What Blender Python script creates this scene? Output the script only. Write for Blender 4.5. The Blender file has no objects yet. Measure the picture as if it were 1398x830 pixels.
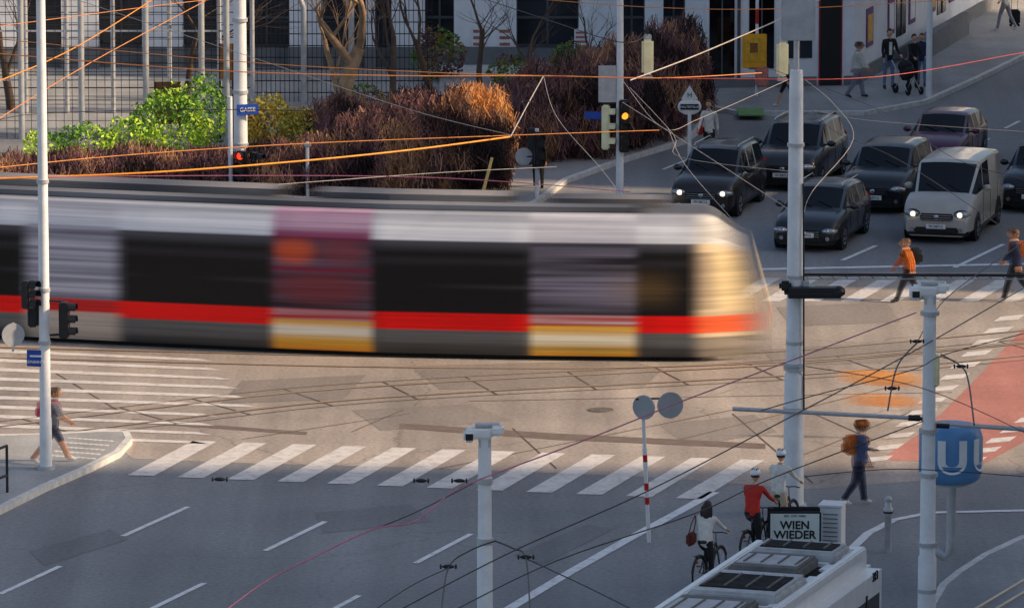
import bpy, math, random, bmesh
from mathutils import Vector, Matrix, noise
random.seed(7)
R=math.radians
scene=bpy.context.scene
# ---------------------------------------------------------------- calibration
F=9000.0; CX=699.0; CY=415.0; CH=26.5; P=R(9.31)
def ray(px,py):
    u=(px-CX)/F; v=(CY-py)/F
    return Vector((u, math.cos(P)+v*math.sin(P), -math.sin(P)+v*math.cos(P)))
def G(px,py,z=0.0):
    d=ray(px,py); t=(z-CH)/d.z
    return Vector((d.x*t,d.y*t,z))
def XZ(px,py,Y):
    d=ray(px,py); t=Y/d.y
    return Vector((d.x*t,Y,CH+d.z*t))
def HT(loc,py):
    d=ray(CX,py); return CH+loc[1]*d.z/d.y
def lin(c):
    c=c/255.0
    return c/12.92 if c<=0.04045 else ((c+0.055)/1.055)**2.4
def S(r,g,b): return (lin(r),lin(g),lin(b))
# ---------------------------------------------------------------- materials
def newmat(name):
    m=bpy.data.materials.new(name); m.use_nodes=True
    nt=m.node_tree; b=nt.nodes['Principled BSDF']
    return m,nt,b
def mat(name,col,rough=.6,metal=0.0,var=.18,scale=3.0,bump=0.0,emit=0.0,alpha=1.0,coat=0.0,spec=None):
    m,nt,b=newmat(name)
    tc=nt.nodes.new('ShaderNodeTexCoord')
    n=nt.nodes.new('ShaderNodeTexNoise'); n.inputs['Scale'].default_value=scale; n.inputs['Detail'].default_value=3
    n.inputs['Roughness'].default_value=.65
    nt.links.new(tc.outputs['Object'],n.inputs['Vector'])
    cr=nt.nodes.new('ShaderNodeValToRGB')
    cr.color_ramp.elements[0].position=.3; cr.color_ramp.elements[1].position=.72
    a=[c*(1-var) for c in col]; z=[min(1,c*(1+var)) for c in col]
    cr.color_ramp.elements[0].color=(*a,1); cr.color_ramp.elements[1].color=(*z,1)
    nt.links.new(n.outputs['Fac'],cr.inputs['Fac']); nt.links.new(cr.outputs['Color'],b.inputs['Base Color'])
    b.inputs['Roughness'].default_value=rough; b.inputs['Metallic'].default_value=metal
    if spec is not None: b.inputs['Specular IOR Level'].default_value=spec
    if coat: b.inputs['Coat Weight'].default_value=coat; b.inputs['Coat Roughness'].default_value=.1
    if bump:
        bp=nt.nodes.new('ShaderNodeBump'); bp.inputs['Strength'].default_value=bump; bp.inputs['Distance'].default_value=.02
        n2=nt.nodes.new('ShaderNodeTexNoise'); n2.inputs['Scale'].default_value=scale*9; n2.inputs['Detail'].default_value=2
        nt.links.new(tc.outputs['Object'],n2.inputs['Vector'])
        nt.links.new(n2.outputs['Fac'],bp.inputs['Height']); nt.links.new(bp.outputs['Normal'],b.inputs['Normal'])
    if emit:
        b.inputs['Emission Color'].default_value=(*col,1); b.inputs['Emission Strength'].default_value=emit
    if alpha<1: b.inputs['Alpha'].default_value=alpha
    return m
def asphalt(name,c1,c2,speck=.35,cracks=0.0,big=.12,stain=.15):
    m,nt,b=newmat(name); N=nt.nodes; L=nt.links
    tc=N.new('ShaderNodeTexCoord')
    n1=N.new('ShaderNodeTexNoise'); n1.inputs['Scale'].default_value=big; n1.inputs['Detail'].default_value=5; n1.inputs['Roughness'].default_value=.6
    L.new(tc.outputs['Object'],n1.inputs['Vector'])
    r=N.new('ShaderNodeValToRGB'); r.color_ramp.elements[0].position=.35; r.color_ramp.elements[1].position=.66
    r.color_ramp.elements[0].color=(*c1,1); r.color_ramp.elements[1].color=(*c2,1)
    L.new(n1.outputs['Fac'],r.inputs['Fac'])
    n2=N.new('ShaderNodeTexNoise'); n2.inputs['Scale'].default_value=9; n2.inputs['Detail'].default_value=5; n2.inputs['Roughness'].default_value=.85
    L.new(tc.outputs['Object'],n2.inputs['Vector'])
    mr=N.new('ShaderNodeMapRange'); mr.inputs['From Min'].default_value=.3; mr.inputs['From Max'].default_value=.7
    mr.inputs['To Min'].default_value=1-speck; mr.inputs['To Max'].default_value=1+speck
    L.new(n2.outputs['Fac'],mr.inputs['Value'])
    vm=N.new('ShaderNodeVectorMath'); vm.operation='SCALE'
    L.new(r.outputs['Color'],vm.inputs[0]); L.new(mr.outputs['Result'],vm.inputs['Scale'])
    out=vm.outputs['Vector']
    mp=N.new('ShaderNodeMapping'); mp.inputs['Rotation'].default_value=(0,0,R(18)); mp.inputs['Scale'].default_value=(.9,.035,1)
    L.new(tc.outputs['Object'],mp.inputs['Vector'])
    n3=N.new('ShaderNodeTexNoise'); n3.inputs['Scale'].default_value=1; n3.inputs['Detail'].default_value=3
    L.new(mp.outputs['Vector'],n3.inputs['Vector'])
    m3=N.new('ShaderNodeMapRange'); m3.inputs['From Min'].default_value=.3; m3.inputs['From Max'].default_value=.7
    m3.inputs['To Min'].default_value=1-stain; m3.inputs['To Max'].default_value=1+stain
    L.new(n3.outputs['Fac'],m3.inputs['Value'])
    v2=N.new('ShaderNodeVectorMath'); v2.operation='SCALE'
    L.new(out,v2.inputs[0]); L.new(m3.outputs['Result'],v2.inputs['Scale']); out=v2.outputs['Vector']
    if cracks:
        vo=N.new('ShaderNodeTexVoronoi'); vo.feature='DISTANCE_TO_EDGE'; vo.inputs['Scale'].default_value=.12
        nn=N.new('ShaderNodeTexNoise'); nn.inputs['Scale'].default_value=.9; nn.inputs['Detail'].default_value=3
        L.new(tc.outputs['Object'],nn.inputs['Vector'])
        mx=N.new('ShaderNodeMix'); mx.data_type='RGBA'; mx.blend_type='ADD'; mx.inputs[0].default_value=1.0
        L.new(tc.outputs['Object'],mx.inputs[6]); L.new(nn.outputs['Color'],mx.inputs[7]); L.new(mx.outputs[2],vo.inputs['Vector'])
        ms=N.new('ShaderNodeMapRange'); ms.inputs['From Min'].default_value=.0; ms.inputs['From Max'].default_value=.006
        ms.inputs['To Min'].default_value=1-cracks; ms.inputs['To Max'].default_value=1
        L.new(vo.outputs['Distance'],ms.inputs['Value'])
        v3=N.new('ShaderNodeVectorMath'); v3.operation='SCALE'
        L.new(out,v3.inputs[0]); L.new(ms.outputs['Result'],v3.inputs['Scale']); out=v3.outputs['Vector']
    L.new(out,b.inputs['Base Color'])
    b.inputs['Roughness'].default_value=.8
    bp=N.new('ShaderNodeBump'); bp.inputs['Strength'].default_value=.35; bp.inputs['Distance'].default_value=.02
    L.new(n2.outputs['Fac'],bp.inputs['Height']); L.new(bp.outputs['Normal'],b.inputs['Normal'])
    return m
def worn_paint(name,col,under,wear=.5):
    m,nt,b=newmat(name); N=nt.nodes; L=nt.links
    tc=N.new('ShaderNodeTexCoord'); n=N.new('ShaderNodeTexNoise'); n.inputs['Scale'].default_value=3.2; n.inputs['Detail'].default_value=8; n.inputs['Roughness'].default_value=.8
    L.new(tc.outputs['Object'],n.inputs['Vector'])
    r=N.new('ShaderNodeValToRGB'); r.color_ramp.elements[0].position=wear-.06; r.color_ramp.elements[1].position=wear+.1
    mid=[a*.45+c*.55 for a,c in zip(col,under)]
    r.color_ramp.elements[0].color=(*mid,1); r.color_ramp.elements[1].color=(*col,1)
    e=r.color_ramp.elements.new(max(0,wear-.13)); e.color=(*under,1)
    L.new(n.outputs['Fac'],r.inputs['Fac']); L.new(r.outputs['Color'],b.inputs['Base Color']); b.inputs['Roughness'].default_value=.7
    return m
def attrmat(name,rough=.35,alpha=True,spec=.3,lo=.8,hi=1.2):
    m,nt,b=newmat(name); N=nt.nodes; L=nt.links
    a=N.new('ShaderNodeAttribute'); a.attribute_name='Col'
    tc=N.new('ShaderNodeTexCoord'); mp=N.new('ShaderNodeMapping'); mp.inputs['Scale'].default_value=(.12,.12,9)
    L.new(tc.outputs['Object'],mp.inputs['Vector'])
    n=N.new('ShaderNodeTexNoise'); n.inputs['Scale'].default_value=1.6; n.inputs['Detail'].default_value=5
    L.new(mp.outputs['Vector'],n.inputs['Vector'])
    mr=N.new('ShaderNodeMapRange'); mr.inputs['From Min'].default_value=.3; mr.inputs['From Max'].default_value=.7
    mr.inputs['To Min'].default_value=lo; mr.inputs['To Max'].default_value=hi
    L.new(n.outputs['Fac'],mr.inputs['Value'])
    v=N.new('ShaderNodeVectorMath'); v.operation='SCALE'; L.new(a.outputs['Color'],v.inputs[0]); L.new(mr.outputs['Result'],v.inputs['Scale'])
    L.new(v.outputs['Vector'],b.inputs['Base Color'])
    if alpha: L.new(a.outputs['Alpha'],b.inputs['Alpha'])
    b.inputs['Roughness'].default_value=rough; b.inputs['Specular IOR Level'].default_value=spec
    return m
# ---------------------------------------------------------------- mesh builder
class MB:
    def __init__(s): s.v=[];s.f=[];s.mi=[];s.sm=[];s.mats=[];s.M=Matrix.Identity(4)
    def idx(s,m):
        if m not in s.mats: s.mats.append(m)
        return s.mats.index(m)
    def add(s,vs,fs,m,smooth=False,M=None):
        o=len(s.v); MM=s.M@M if M is not None else s.M
        s.v.extend([tuple(MM@Vector(p)) for p in vs])
        i=s.idx(m)
        for f in fs: s.f.append([k+o for k in f]); s.mi.append(i); s.sm.append(smooth)
    def box(s,c,size,m,rz=0,bev=0,rot=None):
        x,y,z=[k/2 for k in size]
        T=Matrix.Translation(c)@(rot if rot is not None else Matrix.Rotation(rz,4,'Z'))
        if bev>0:
            bm=bmesh.new(); bmesh.ops.create_cube(bm,size=1)
            for q in bm.verts: q.co=Vector((q.co.x*2*x,q.co.y*2*y,q.co.z*2*z))
            bmesh.ops.bevel(bm,geom=bm.edges[:],offset=min(bev,x*.9,y*.9,z*.9),segments=2,affect='EDGES')
            bm.verts.index_update()
            s.add([q.co.copy() for q in bm.verts],[[q.index for q in f.verts] for f in bm.faces],m,False,T); bm.free(); return
        vs=[(a*x,b*y,c2*z) for a in(-1,1) for b in(-1,1) for c2 in(-1,1)]
        fs=[(0,1,3,2),(4,6,7,5),(0,4,5,1),(2,3,7,6),(0,2,6,4),(1,5,7,3)]
        s.add(vs,fs,m,False,T)
    def tube(s,pts,rs,m,n=8,cap=True,smooth=True,flat=1.0):
        pts=[Vector(p) for p in pts]
        if not hasattr(rs,'__len__'): rs=[rs]*len(pts)
        vs=[];fs=[]
        prev=None
        for i,p in enumerate(pts):
            d=(pts[min(i+1,len(pts)-1)]-pts[max(i-1,0)]).normalized()
            if prev is None:
                a=Vector((0,0,1)) if abs(d.z)<.9 else Vector((1,0,0))
            else: a=prev
            e1=d.cross(a).normalized(); e2=e1.cross(d).normalized(); prev=e2
            for k in range(n):
                t=2*math.pi*k/n
                vs.append(p+e1*math.cos(t)*rs[i]+e2*math.sin(t)*rs[i]*flat)
        for i in range(len(pts)-1):
            for k in range(n):
                fs.append((i*n+k,i*n+(k+1)%n,(i+1)*n+(k+1)%n,(i+1)*n+k))
        s.add(vs,fs,m,smooth)
        if cap:
            s.add(vs[:n],[tuple(range(n))[::-1]],m); s.add(vs[-n:],[tuple(range(n))],m)
    def cyl(s,p0,p1,r0,m,r1=None,n=14): s.tube([p0,p1],[r0,r0 if r1 is None else r1],m,n)
    def ell(s,c,r,m,seg=12,rings=8,rot=None,fn=None):
        vs=[];fs=[]
        for i in range(rings+1):
            ph=math.pi*i/rings
            for j in range(seg):
                th=2*math.pi*j/seg
                p=Vector((math.sin(ph)*math.cos(th),math.sin(ph)*math.sin(th),math.cos(ph)))
                if fn: p=fn(p)
                vs.append((p.x*r[0],p.y*r[1],p.z*r[2]))
        for i in range(rings):
            for j in range(seg): fs.append((i*seg+j,(i+1)*seg+j,(i+1)*seg+(j+1)%seg,i*seg+(j+1)%seg))
        T=Matrix.Translation(c)
        if rot is not None: T=T@rot
        s.add(vs,fs,m,True,T)
    def prism(s,pts,z0,z1,m,side=None):
        n=len(pts); vs=[(p[0],p[1],z0) for p in pts]+[(p[0],p[1],z1) for p in pts]
        s.add(vs,[tuple(range(n,2*n))],m)
        s.add(vs,[(i,(i+1)%n,n+(i+1)%n,n+i) for i in range(n)],side or m)
    def poly(s,pts,m): s.add(pts,[tuple(range(len(pts)))],m)
    def text(s,t,size,m,T,align='CENTER',ext=.01,bend=None,bold=0):
        cu=bpy.data.curves.new('t','FONT'); cu.body=t; cu.size=size; cu.align_x=align; cu.align_y='CENTER'; cu.extrude=ext; cu.space_line=.85; cu.offset=bold
        o=bpy.data.objects.new('t',cu); scene.collection.objects.link(o)
        bpy.context.view_layer.update()
        me=bpy.data.meshes.new_from_object(o.evaluated_get(bpy.context.evaluated_depsgraph_get()))
        vs=[v.co.copy() for v in me.vertices]
        if bend: vs=[Vector(((bend+v.z)*math.sin(v.x/bend),v.y,(bend+v.z)*math.cos(v.x/bend))) for v in vs]
        s.add(vs,[list(p.vertices) for p in me.polygons],m,False,T)
        bpy.data.objects.remove(o); bpy.data.meshes.remove(me)
    def done(s,name,loc=(0,0,0),rz=0,parent=None,cols=None):
        me=bpy.data.meshes.new(name); me.from_pydata(s.v,[],s.f); 
        for m in s.mats: me.materials.append(m)
        me.polygons.foreach_set('material_index',s.mi); me.polygons.foreach_set('use_smooth',s.sm)
        if cols:
            a=me.color_attributes.new('Col','FLOAT_COLOR','POINT')
            flat=[c for q in cols for c in q]; a.data.foreach_set('color',flat)
        me.update()
        o=bpy.data.objects.new(name,me); o.location=loc; o.rotation_euler=(0,0,rz); scene.collection.objects.link(o)
        if parent: o.parent=parent
        return o
TEXTROT=Matrix.Rotation(R(90),4,'X')
galv=mat('galvanised_steel',S(190,191,193),.45,.25,.14,6)
polew=mat('pole_paint',S(234,234,234),.5,.0,.12,2,bump=.15)
dark=mat('dark_metal',S(44,44,47),.45,.3,.2,4)
blackp=mat('black_plastic',S(22,22,24),.4)
rubber=mat('rubber',S(20,20,21),.85)
white=mat('white_paint',S(235,235,235),.5,0,.08)
whitebox=mat('white_housing',S(242,242,240),.45,0,.06)
red=mat('red_paint',S(200,25,22),.5)
blue=mat('sign_blue',S(30,75,170),.45)
yellow=mat('yellow_panel',S(245,170,25),.5,0,.12)
glass=mat('dark_glass',S(14,16,19),.05,0,.3,1.2)
wall=mat('white_render',S(236,236,238),.8,0,.10,.8,bump=.2)
plinth=mat('grey_plinth',S(118,118,120),.85,0,.15)
wood=mat('bark',S(165,136,108),.9,0,.3,5,bump=.6)
darkbark=mat('dark_bark',S(90,72,60),.9,0,.3,5)
mr_=mat('lamp_red',S(255,45,20),.4,emit=3.0); ma_=mat('lamp_amber',S(255,170,50),.4,emit=1.4)
lensoff=mat('lens_dark',S(28,26,26),.3)
headl=mat('headlight_lit',S(255,236,205),.2,emit=1.6)
headoff=mat('headlight_glass',S(170,172,176),.12,.5,.1)
chrome=mat('chrome',S(190,192,196),.18,.9,.05)
# ---------------------------------------------------------------- ground
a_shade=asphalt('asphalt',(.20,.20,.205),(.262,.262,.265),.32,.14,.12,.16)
a_warm=asphalt('light_asphalt_sun_tint',(.285,.245,.215),(.41,.35,.30),.36,.3,.16,.24)  # lighter paving with the warmth of the sun mixed into its colour
a_patch=asphalt('asphalt_patch',(.22,.19,.168),(.28,.245,.215),.34)
pave=asphalt('pavement',(.28,.278,.276),(.36,.357,.352),.22,0,.5)
kerbm=mat('granite_kerb',S(212,209,204),.8,0,.2,4)
redlane=asphalt('red_cycle_surface',(.37,.15,.12),(.47,.20,.165),.25,0,.4)
pw=worn_paint('road_paint',(.70,.67,.64),(.36,.31,.28),.45)
pw2=worn_paint('road_paint_shaded',(.82,.82,.82),(.30,.30,.30),.42)
joint=mat('slab_joint',S(96,82,72),.9)
railm=mat('rail_steel_glint',S(215,190,160),.4,.3,.2,.6)  # bright tan paints the rails' highlight into the steel colour
b=MB(); E=1500
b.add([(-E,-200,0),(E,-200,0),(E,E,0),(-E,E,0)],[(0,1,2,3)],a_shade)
b.done('ground')
def sheet(name,polys,m,z):
    b=MB()
    for pl in polys: b.poly([G(x,y,0)+Vector((0,0,z)) for x,y in pl],m)
    return b.done(name)
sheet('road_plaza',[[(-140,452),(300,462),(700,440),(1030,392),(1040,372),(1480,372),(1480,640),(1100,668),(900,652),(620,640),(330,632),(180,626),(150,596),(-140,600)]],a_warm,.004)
sheet('road_repair_patch',[[(560,500),(860,492),(905,505),(880,528),(600,532)],[(1040,478),(1240,466),(1280,478),(1240,494),(1060,500)],[(330,520),(500,512),(470,545),(300,552)],[(1060,420),(1210,412),(1230,440),(1080,446)],[(480,560),(640,552),(700,575),(520,588)],[(900,580),(1030,566),(1060,590),(940,610)]],a_patch,.008)
sheet('road_shadow_streak',[[(545,578),(760,592),(1045,606),(1045,613),(750,600),(545,585)],[(180,572),(420,590),(418,594),(180,577)]],mat('painted_shadow',S(112,98,90),.9),.0095)  # dark strips painting the long cast shadow streaks on the road
sheet('road_repair_patch',[[(430,700),(560,688),(590,712),(440,728)],[(40,752),(150,722),(176,736),(60,772)],[(700,758),(800,716),(838,722),(742,770)]],asphalt('asphalt_patch_grey',(.17,.17,.173),(.21,.209,.21),.3),.006)
def strip(p,q,w,off=0):
    d=(q-p).normalized(); nrm=Vector((-d.y,d.x,0))*w/2
    return [p-nrm,q-nrm,q+nrm,p+nrm]
def marks(name,items,m,z=.012):
    b=MB()
    for it in items: b.poly([Vector((v.x,v.y,z)) for v in it],m)
    return b.done(name)
st=[]
for x in range(178,990,68):
    yb=649+(x-178)*.042; top=602+(x-178)*.034
    st.append([G(x-4,yb),G(x+32,yb+1),G(x+32+86,top+1),G(x+34+52,top)])
marks('zebra_crossing',st,pw)
st=[]
for i in range(10):
    y=478+i*12.5; x1=300+i*-4 if i>5 else 270+i*12
    st.append([G(-30,y-2+i*0.3),G(x1,y+12),G(x1+22,y+16),G(-30,y+2.6+i*.3)])
marks('zebra_crossing',st,pw)
st=[]
for x in range(1035,1460,54):
    st.append([G(x-50,412),G(x-24,412),G(x+32,380),G(x+6,380)])
marks('zebra_crossing',st,pw)
ds=[((168,732),(257,692)),((0,811),(82,773)),((362,752),(444,712)),((207,831),(279,796)),((567,769),(643,729)),((455,832),(490,813)),((-170,889),(-90,852))]
marks('lane_marking',[strip(G(*a),G(*c),.13) for a,c in ds],pw2)
def pathstrip(pts,w):
    return [strip(G(*pts[i]),G(*pts[i+1]),w) for i in range(len(pts)-1)]
marks('edge_line_marking',pathstrip([(690,834),(775,783),(858,736),(925,700),(975,672)],.24),pw2)
marks('edge_line_marking',pathstrip([(1160,752),(1185,728),(1220,710),(1270,700),(1398,697),(1450,697)],.2),pw2)
marks('lane_marking',[strip(G(1303,366),G(1370,334),.14),strip(G(1150,356),G(1196,336),.14),strip(G(905,232),G(955,212),.1),strip(G(1280,240),G(1300,228),.12),strip(G(1372,176),G(1392,166),.12),strip(G(1330,200),G(1350,190),.12)],pw2)
marks('stop_line_marking',[strip(G(1040,368),G(1440,360),.3)],pw2,.010)
marks('cycle_lane',[[G(1400,446),G(1480,440),G(1480,560),G(1345,632),G(1200,628),G(1262,588),G(1330,520)]],redlane,.008)
st=[]
for (xa,ya,xb,yb,n_) in [(1392,436,1212,628,13),(1440,560,1340,630,6)]:
    for i in range(n_):
        t=i/(n_-1); x=xa+(xb-xa)*t; y=ya+(yb-ya)*t
        st.append([G(x-26,y-3),G(x+8,y-6),G(x-2,y+1),G(x-36,y+4)])
marks('cycle_crossing_marking',st,pw,.014)
def smooth(pts,n=10):
    out=[]
    for i in range(len(pts)-1):
        p0=pts[max(i-1,0)];p1=pts[i];p2=pts[i+1];p3=pts[min(i+2,len(pts)-1)]
        for k in range(n):
            t=k/n
            out.append(.5*((2*p1)+(-p0+p2)*t+(2*p0-5*p1+4*p2-p3)*t*t+(-p0+3*p1-3*p2+p3)*t**3))
    out.append(pts[-1]); return out
def offs(pts,o):
    r=[]
    for i,p in enumerate(pts):
        d=(pts[min(i+1,len(pts)-1)]-pts[max(i-1,0)]).normalized(); r.append(p+Vector((-d.y,d.x,0))*o)
    return r
def ribbon(b,pts,w,z,m):
    A=offs(pts,w/2);B=offs(pts,-w/2)
    for i in range(len(pts)-1):
        b.poly([(A[i].x,A[i].y,z),(A[i+1].x,A[i+1].y,z),(B[i+1].x,B[i+1].y,z),(B[i].x,B[i].y,z)],m)
def track(px,slabs=True):
    c=smooth([G(*q) for q in px])
    b=MB()
    for o in(-.72,.72):
        q=offs(c,o)
        ribbon(b,q,.17,.0125,joint); ribbon(b,offs(c,o+(.02)),.06,.0165,railm)
    if slabs:
        for o in(-1.25,1.25): ribbon(b,offs(c,o),.045,.0145,joint)
        L=0
        for i in range(1,len(c)):
            L+=(c[i]-c[i-1]).length
            if L>2.0:
                L=0; d=(c[i]-c[i-1]).normalized(); nn=Vector((-d.y,d.x,0))
                sk=d*random.uniform(-.15,.15)
                for (o0,o1) in((-1.25,-.82),(-.62,.62),(.82,1.25)):
                    b.poly([Vector((v.x,v.y,.0135)) for v in strip(c[i]+nn*o0+sk,c[i]+nn*o1+sk,.05)],joint)
    b.done('tram_track')
track([(-150,478),(200,487),(500,494),(800,496),(1055,488),(1240,474),(1480,452)],False)
track([(-150,610),(0,592),(200,568),(420,543),(640,528),(900,515),(1150,500),(1480,470)])
b=MB()
for a,c in [((600,640),(1000,560)),((930,600),(1250,520)),((330,600),(560,565)),((1000,565),(1110,660)),((700,585),(760,640)),((480,590),(550,560)),((1050,640),(1250,560)),((1100,560),(1190,600)),((60,500),(160,560)),((640,548),(1300,536))]:
    b.poly([Vector((v.x,v.y,.011)) for v in strip(G(*a),G(*c),.04)],joint)
b.done('pavement_joint')
mh=mat('cast_iron',S(108,102,96),.7,.2,.3,12,bump=.5)
for px in [(820,560),(1020,800)]:
    b=MB(); b.cyl((0,0,0),(0,0,.018),.3,mh,n=24); b.done('manhole_cover',G(*px))
def slabpave(name,px,h=.13,kerb=.16):
    pts=[G(*q) for q in px]; b=MB(); b.prism(pts,0,h,pave,kerbm)
    for i in range(len(pts)):
        p,q=pts[i],pts[(i+1)%len(pts)]
        if (p-q).length<60: 
            s_=strip(p,q,kerb); b.prism([(v.x,v.y) for v in s_],0,h+.006+.0015*(i%2),kerbm)
    return b.done(name)
slabpave('pavement',[(-120,604),(60,600),(140,596),(172,597),(176,606),(160,624),(120,644),(60,670),(0,700),(-120,760)])
slabpave('pavement',[(1262,850),(1288,806),(1310,788),(1345,765),(1398,740),(1500,715),(1500,900),(1262,900)])
slabpave('pavement',[(700,300),(738,276),(772,250),(850,222),(932,197),(950,184),(962,165),(968,150),(1010,158),(1180,158),(1262,143),(1332,112),(1402,78),(1500,30),(1500,-120),(600,-120),(600,200),(640,300)])
b=MB()
for i in range(9):
    for j in range(5):
        p=G(95+i*7-j*6,606+j*6+i*.5); b.cyl((p.x,p.y,.13),(p.x,p.y,.139),.07,kerbm,n=8)
b.done('tactile_paving')
b=MB()
for o in(0,28): 
    p,q=G(1330+o,842,.0),G(1480+o,752,.0); s_=strip(p,q,.07); b.prism([(v.x,v.y) for v in s_],.13,.16,railm)
b.done('tram_rail')
b=MB(); b.poly([G(x,y)+Vector((0,0,.134)) for x,y in [(600,110),(960,110),(960,90),(600,90)]],kerbm); b.done('yard_path')
b=MB(); b.poly([G(x,y)+Vector((0,0,.006)) for x,y in [(-200,175),(600,175),(600,80),(-200,80)]],pave); b.done('yard')
# ---------------------------------------------------------------- buildings
Yb=G(700,92).y
b=MB(); piers=[(-200,-120),(-70,-30),(-8,30),(85,135),(195,250),(300,332),(395,440),(500,512),(535,580),(620,705),(790,845),(880,905),(935,985)]
win=mat('window_glass',S(48,52,60),.12,0,.4,.6); frame_m=mat('window_frame',S(80,80,85),.5)
xl=XZ(-200,92,Yb).x; xr=XZ(985,92,Yb).x
b.box(((xl+xr)/2,Yb+.45,2.2),(xr-xl,.05,4.4),win)
b.box(((xl+xr)/2,Yb+6.2,6),(xr-xl,11,12),wall)
b.box(((xl+xr)/2,Yb+.15,7.8),(xr-xl-.01,.7,7.2),wall)
b.box(((xl+xr)/2,Yb+.2,.3),(xr-xl-.02,.42,.6),plinth)
for a,c in piers:
    xa,xb=XZ(a,50,Yb).x,XZ(c,50,Yb).x
    b.box(((xa+xb)/2,Yb,2.1),(xb-xa,.8,4.2),wall); b.box(((xa+xb)/2,Yb-.02,.35),(xb-xa+.06,.9,.7),plinth)
for i in range(len(piers)-1):
    xa,xb=XZ(piers[i][1],50,Yb).x,XZ(piers[i+1][0],50,Yb).x
    nn=max(2,int((xb-xa)/.8))
    for k in range(nn+1): b.box((xa+(xb-xa)*k/nn,Yb+.36,2.2),(.07,.08,3.6),frame_m)
    for z in(.65,1.55,2.7): b.box(((xa+xb)/2,Yb+.35,z),(xb-xa,.085,.08),frame_m)
for i in range(9):
    for fl in(5.2,8.4):
        b.box((xl+1.6+i*(xr-xl-3)/8,Yb-.2,fl+.9),(1.3,.06,1.8),win)
poster=mat('poster_red_white',S(170,105,95),.6,0,.5,9)
for x0,y0,x1,y1 in [(644,36,664,76),(680,36,698,76),(784,40,804,68)]:
    p,q=XZ(x0,y0,Yb-.45),XZ(x1,y1,Yb-.45); b.box(((p.x+q.x)/2,Yb-.43,(p.z+q.z)/2),(q.x-p.x,.03,p.z-q.z),white)
    for k in range(4): b.box(((p.x+q.x)/2,Yb-.455,q.z+(p.z-q.z)*(.16+k*.22)),((q.x-p.x)*.8,.012,(p.z-q.z)*.10),poster)
b.done('white_station_building')
A=G(966,126,0);B=G(1166,122,0);C=G(1440,-32,0)
b=MB()
def facade(b,O,D,feats,H,base=0.13):
    u=(D-O).normalized(); L=(D-O).length; nrm=Vector((u.y,-u.x,0))
    if nrm.y>0: nrm=-nrm
    rz=math.atan2(u.y,u.x)
    for (u0,u1,z0,z1,dep,m) in feats:
        c=O+u*((u0+u1)/2)+nrm*(dep/2-.02); b.box((c.x,c.y,(z0+z1)/2),(u1-u0,dep+.04,z1-z0),m,rz)
    return L
b.prism([(A.x,A.y),(B.x,B.y),(C.x,C.y),(C.x,C.y+20),(A.x,C.y+20)],0,13,wall)
L1=(B-A).length; sc=L1/200.0
U=lambda px:(px-966)*sc
purple=mat('poster_purple',S(120,60,120),.6,0,.5,8); wr=mat('red_door_frame',S(150,36,48),.5)
ygl=mat('poster_yellow',S(245,175,45),.5,0,.3,6)
f=[(U(968),U(1002),.45,3.4,.03,glass),(U(1006),U(1010),.2,3.6,.06,frame_m),(U(1022),U(1056),.7,3.4,.03,glass),(U(1075),U(1108),1.0,3.2,.03,win),
   (U(1117),U(1149),.13,3.0,.04,wr),(U(1119),U(1147),.13,2.93,.06,blackp),(U(966),U(1114),.13,.42,.08,plinth),(U(1152),U(1166),.13,.42,.08,plinth),(U(966),U(1166),3.9,4.2,.25,wall),
   (U(984),U(986),.45,3.4,.05,frame_m),(U(1038),U(1040),.7,3.4,.05,frame_m),(U(1090),U(1092),1.0,3.2,.05,frame_m)]
for fl in(5.2,8.6):
    for k in range(3): f.append((.6+k*1.5,1.5+k*1.5,fl,fl+2,.03,win))
facade(b,A,B,f,13)
L2=(C-B).length
f=[(0.02,L2,.13,.55,.10,plinth),(0.02,L2,3.9,4.2,.3,wall)]
for k in range(9):
    u0=1.6+k*3.1
    f.append((u0,u0+.9,1.1,2.3,.04,purple)); f.append((u0+.12,u0+.78,1.25,2.1,.05,white if k%3 else ygl))
    if k%2: f.append((u0+1.25,u0+2.6,.9,3.2,.03,win)); f.append((u0+1.88,u0+1.95,.9,3.2,.06,frame_m))
    for fl in(5.2,8.6): f.append((u0+.4,u0+1.6,fl,fl+2,.03,win))
facade(b,B,C,f,13)
b.done('white_corner_building')
b=MB(); p,q=G(1243,98),G(1318,52); b.prism([(v.x,v.y) for v in strip(p,q,.25)],.1,.85,plinth); b.done('low_wall')
stone=mat('stucco_facade',S(222,215,202),.85,0,.12,.5)
def block(name,x0,x1,y0,y1,h,colm):
    b=MB(); b.box(((x0+x1)/2,(y0+y1)/2,h/2),(x1-x0,y1-y0,h),colm)
    b.box(((x0+x1)/2,(y0+y1)/2,h+.25),(x1-x0+.6,y1-y0+.3,.5),plinth)
    for z in range(1,int(h/3.4)+1):
        zz=z*3.4-1.6
        for k in range(int((y1-y0)/3.2)):
            for xx in(x0-.02,): b.box((xx,y0+1.8+k*3.2,zz),(.08,1.3,1.9),win); b.box((xx-.06,y0+1.8+k*3.2,zz-1.05),(.2,1.6,.12),plinth)
        for k in range(int((x1-x0)/3.2)):
            for yy in(y0-.02,y1+.02): b.box((x0+1.8+k*3.2,yy,zz),(1.3,.08,1.9),win)
    b.done(name)
block('sunblock_building',25,60,70,132.2,23,stone)  # unseen building added to keep the foreground in shade
block('sunblock_building',27,60,160.5,173.2,22,stone)
block('sunblock_building',27,60,177.0,215,22,stone)  # unseen far buildings added for shade, split so sun reaches the hedge
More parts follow.
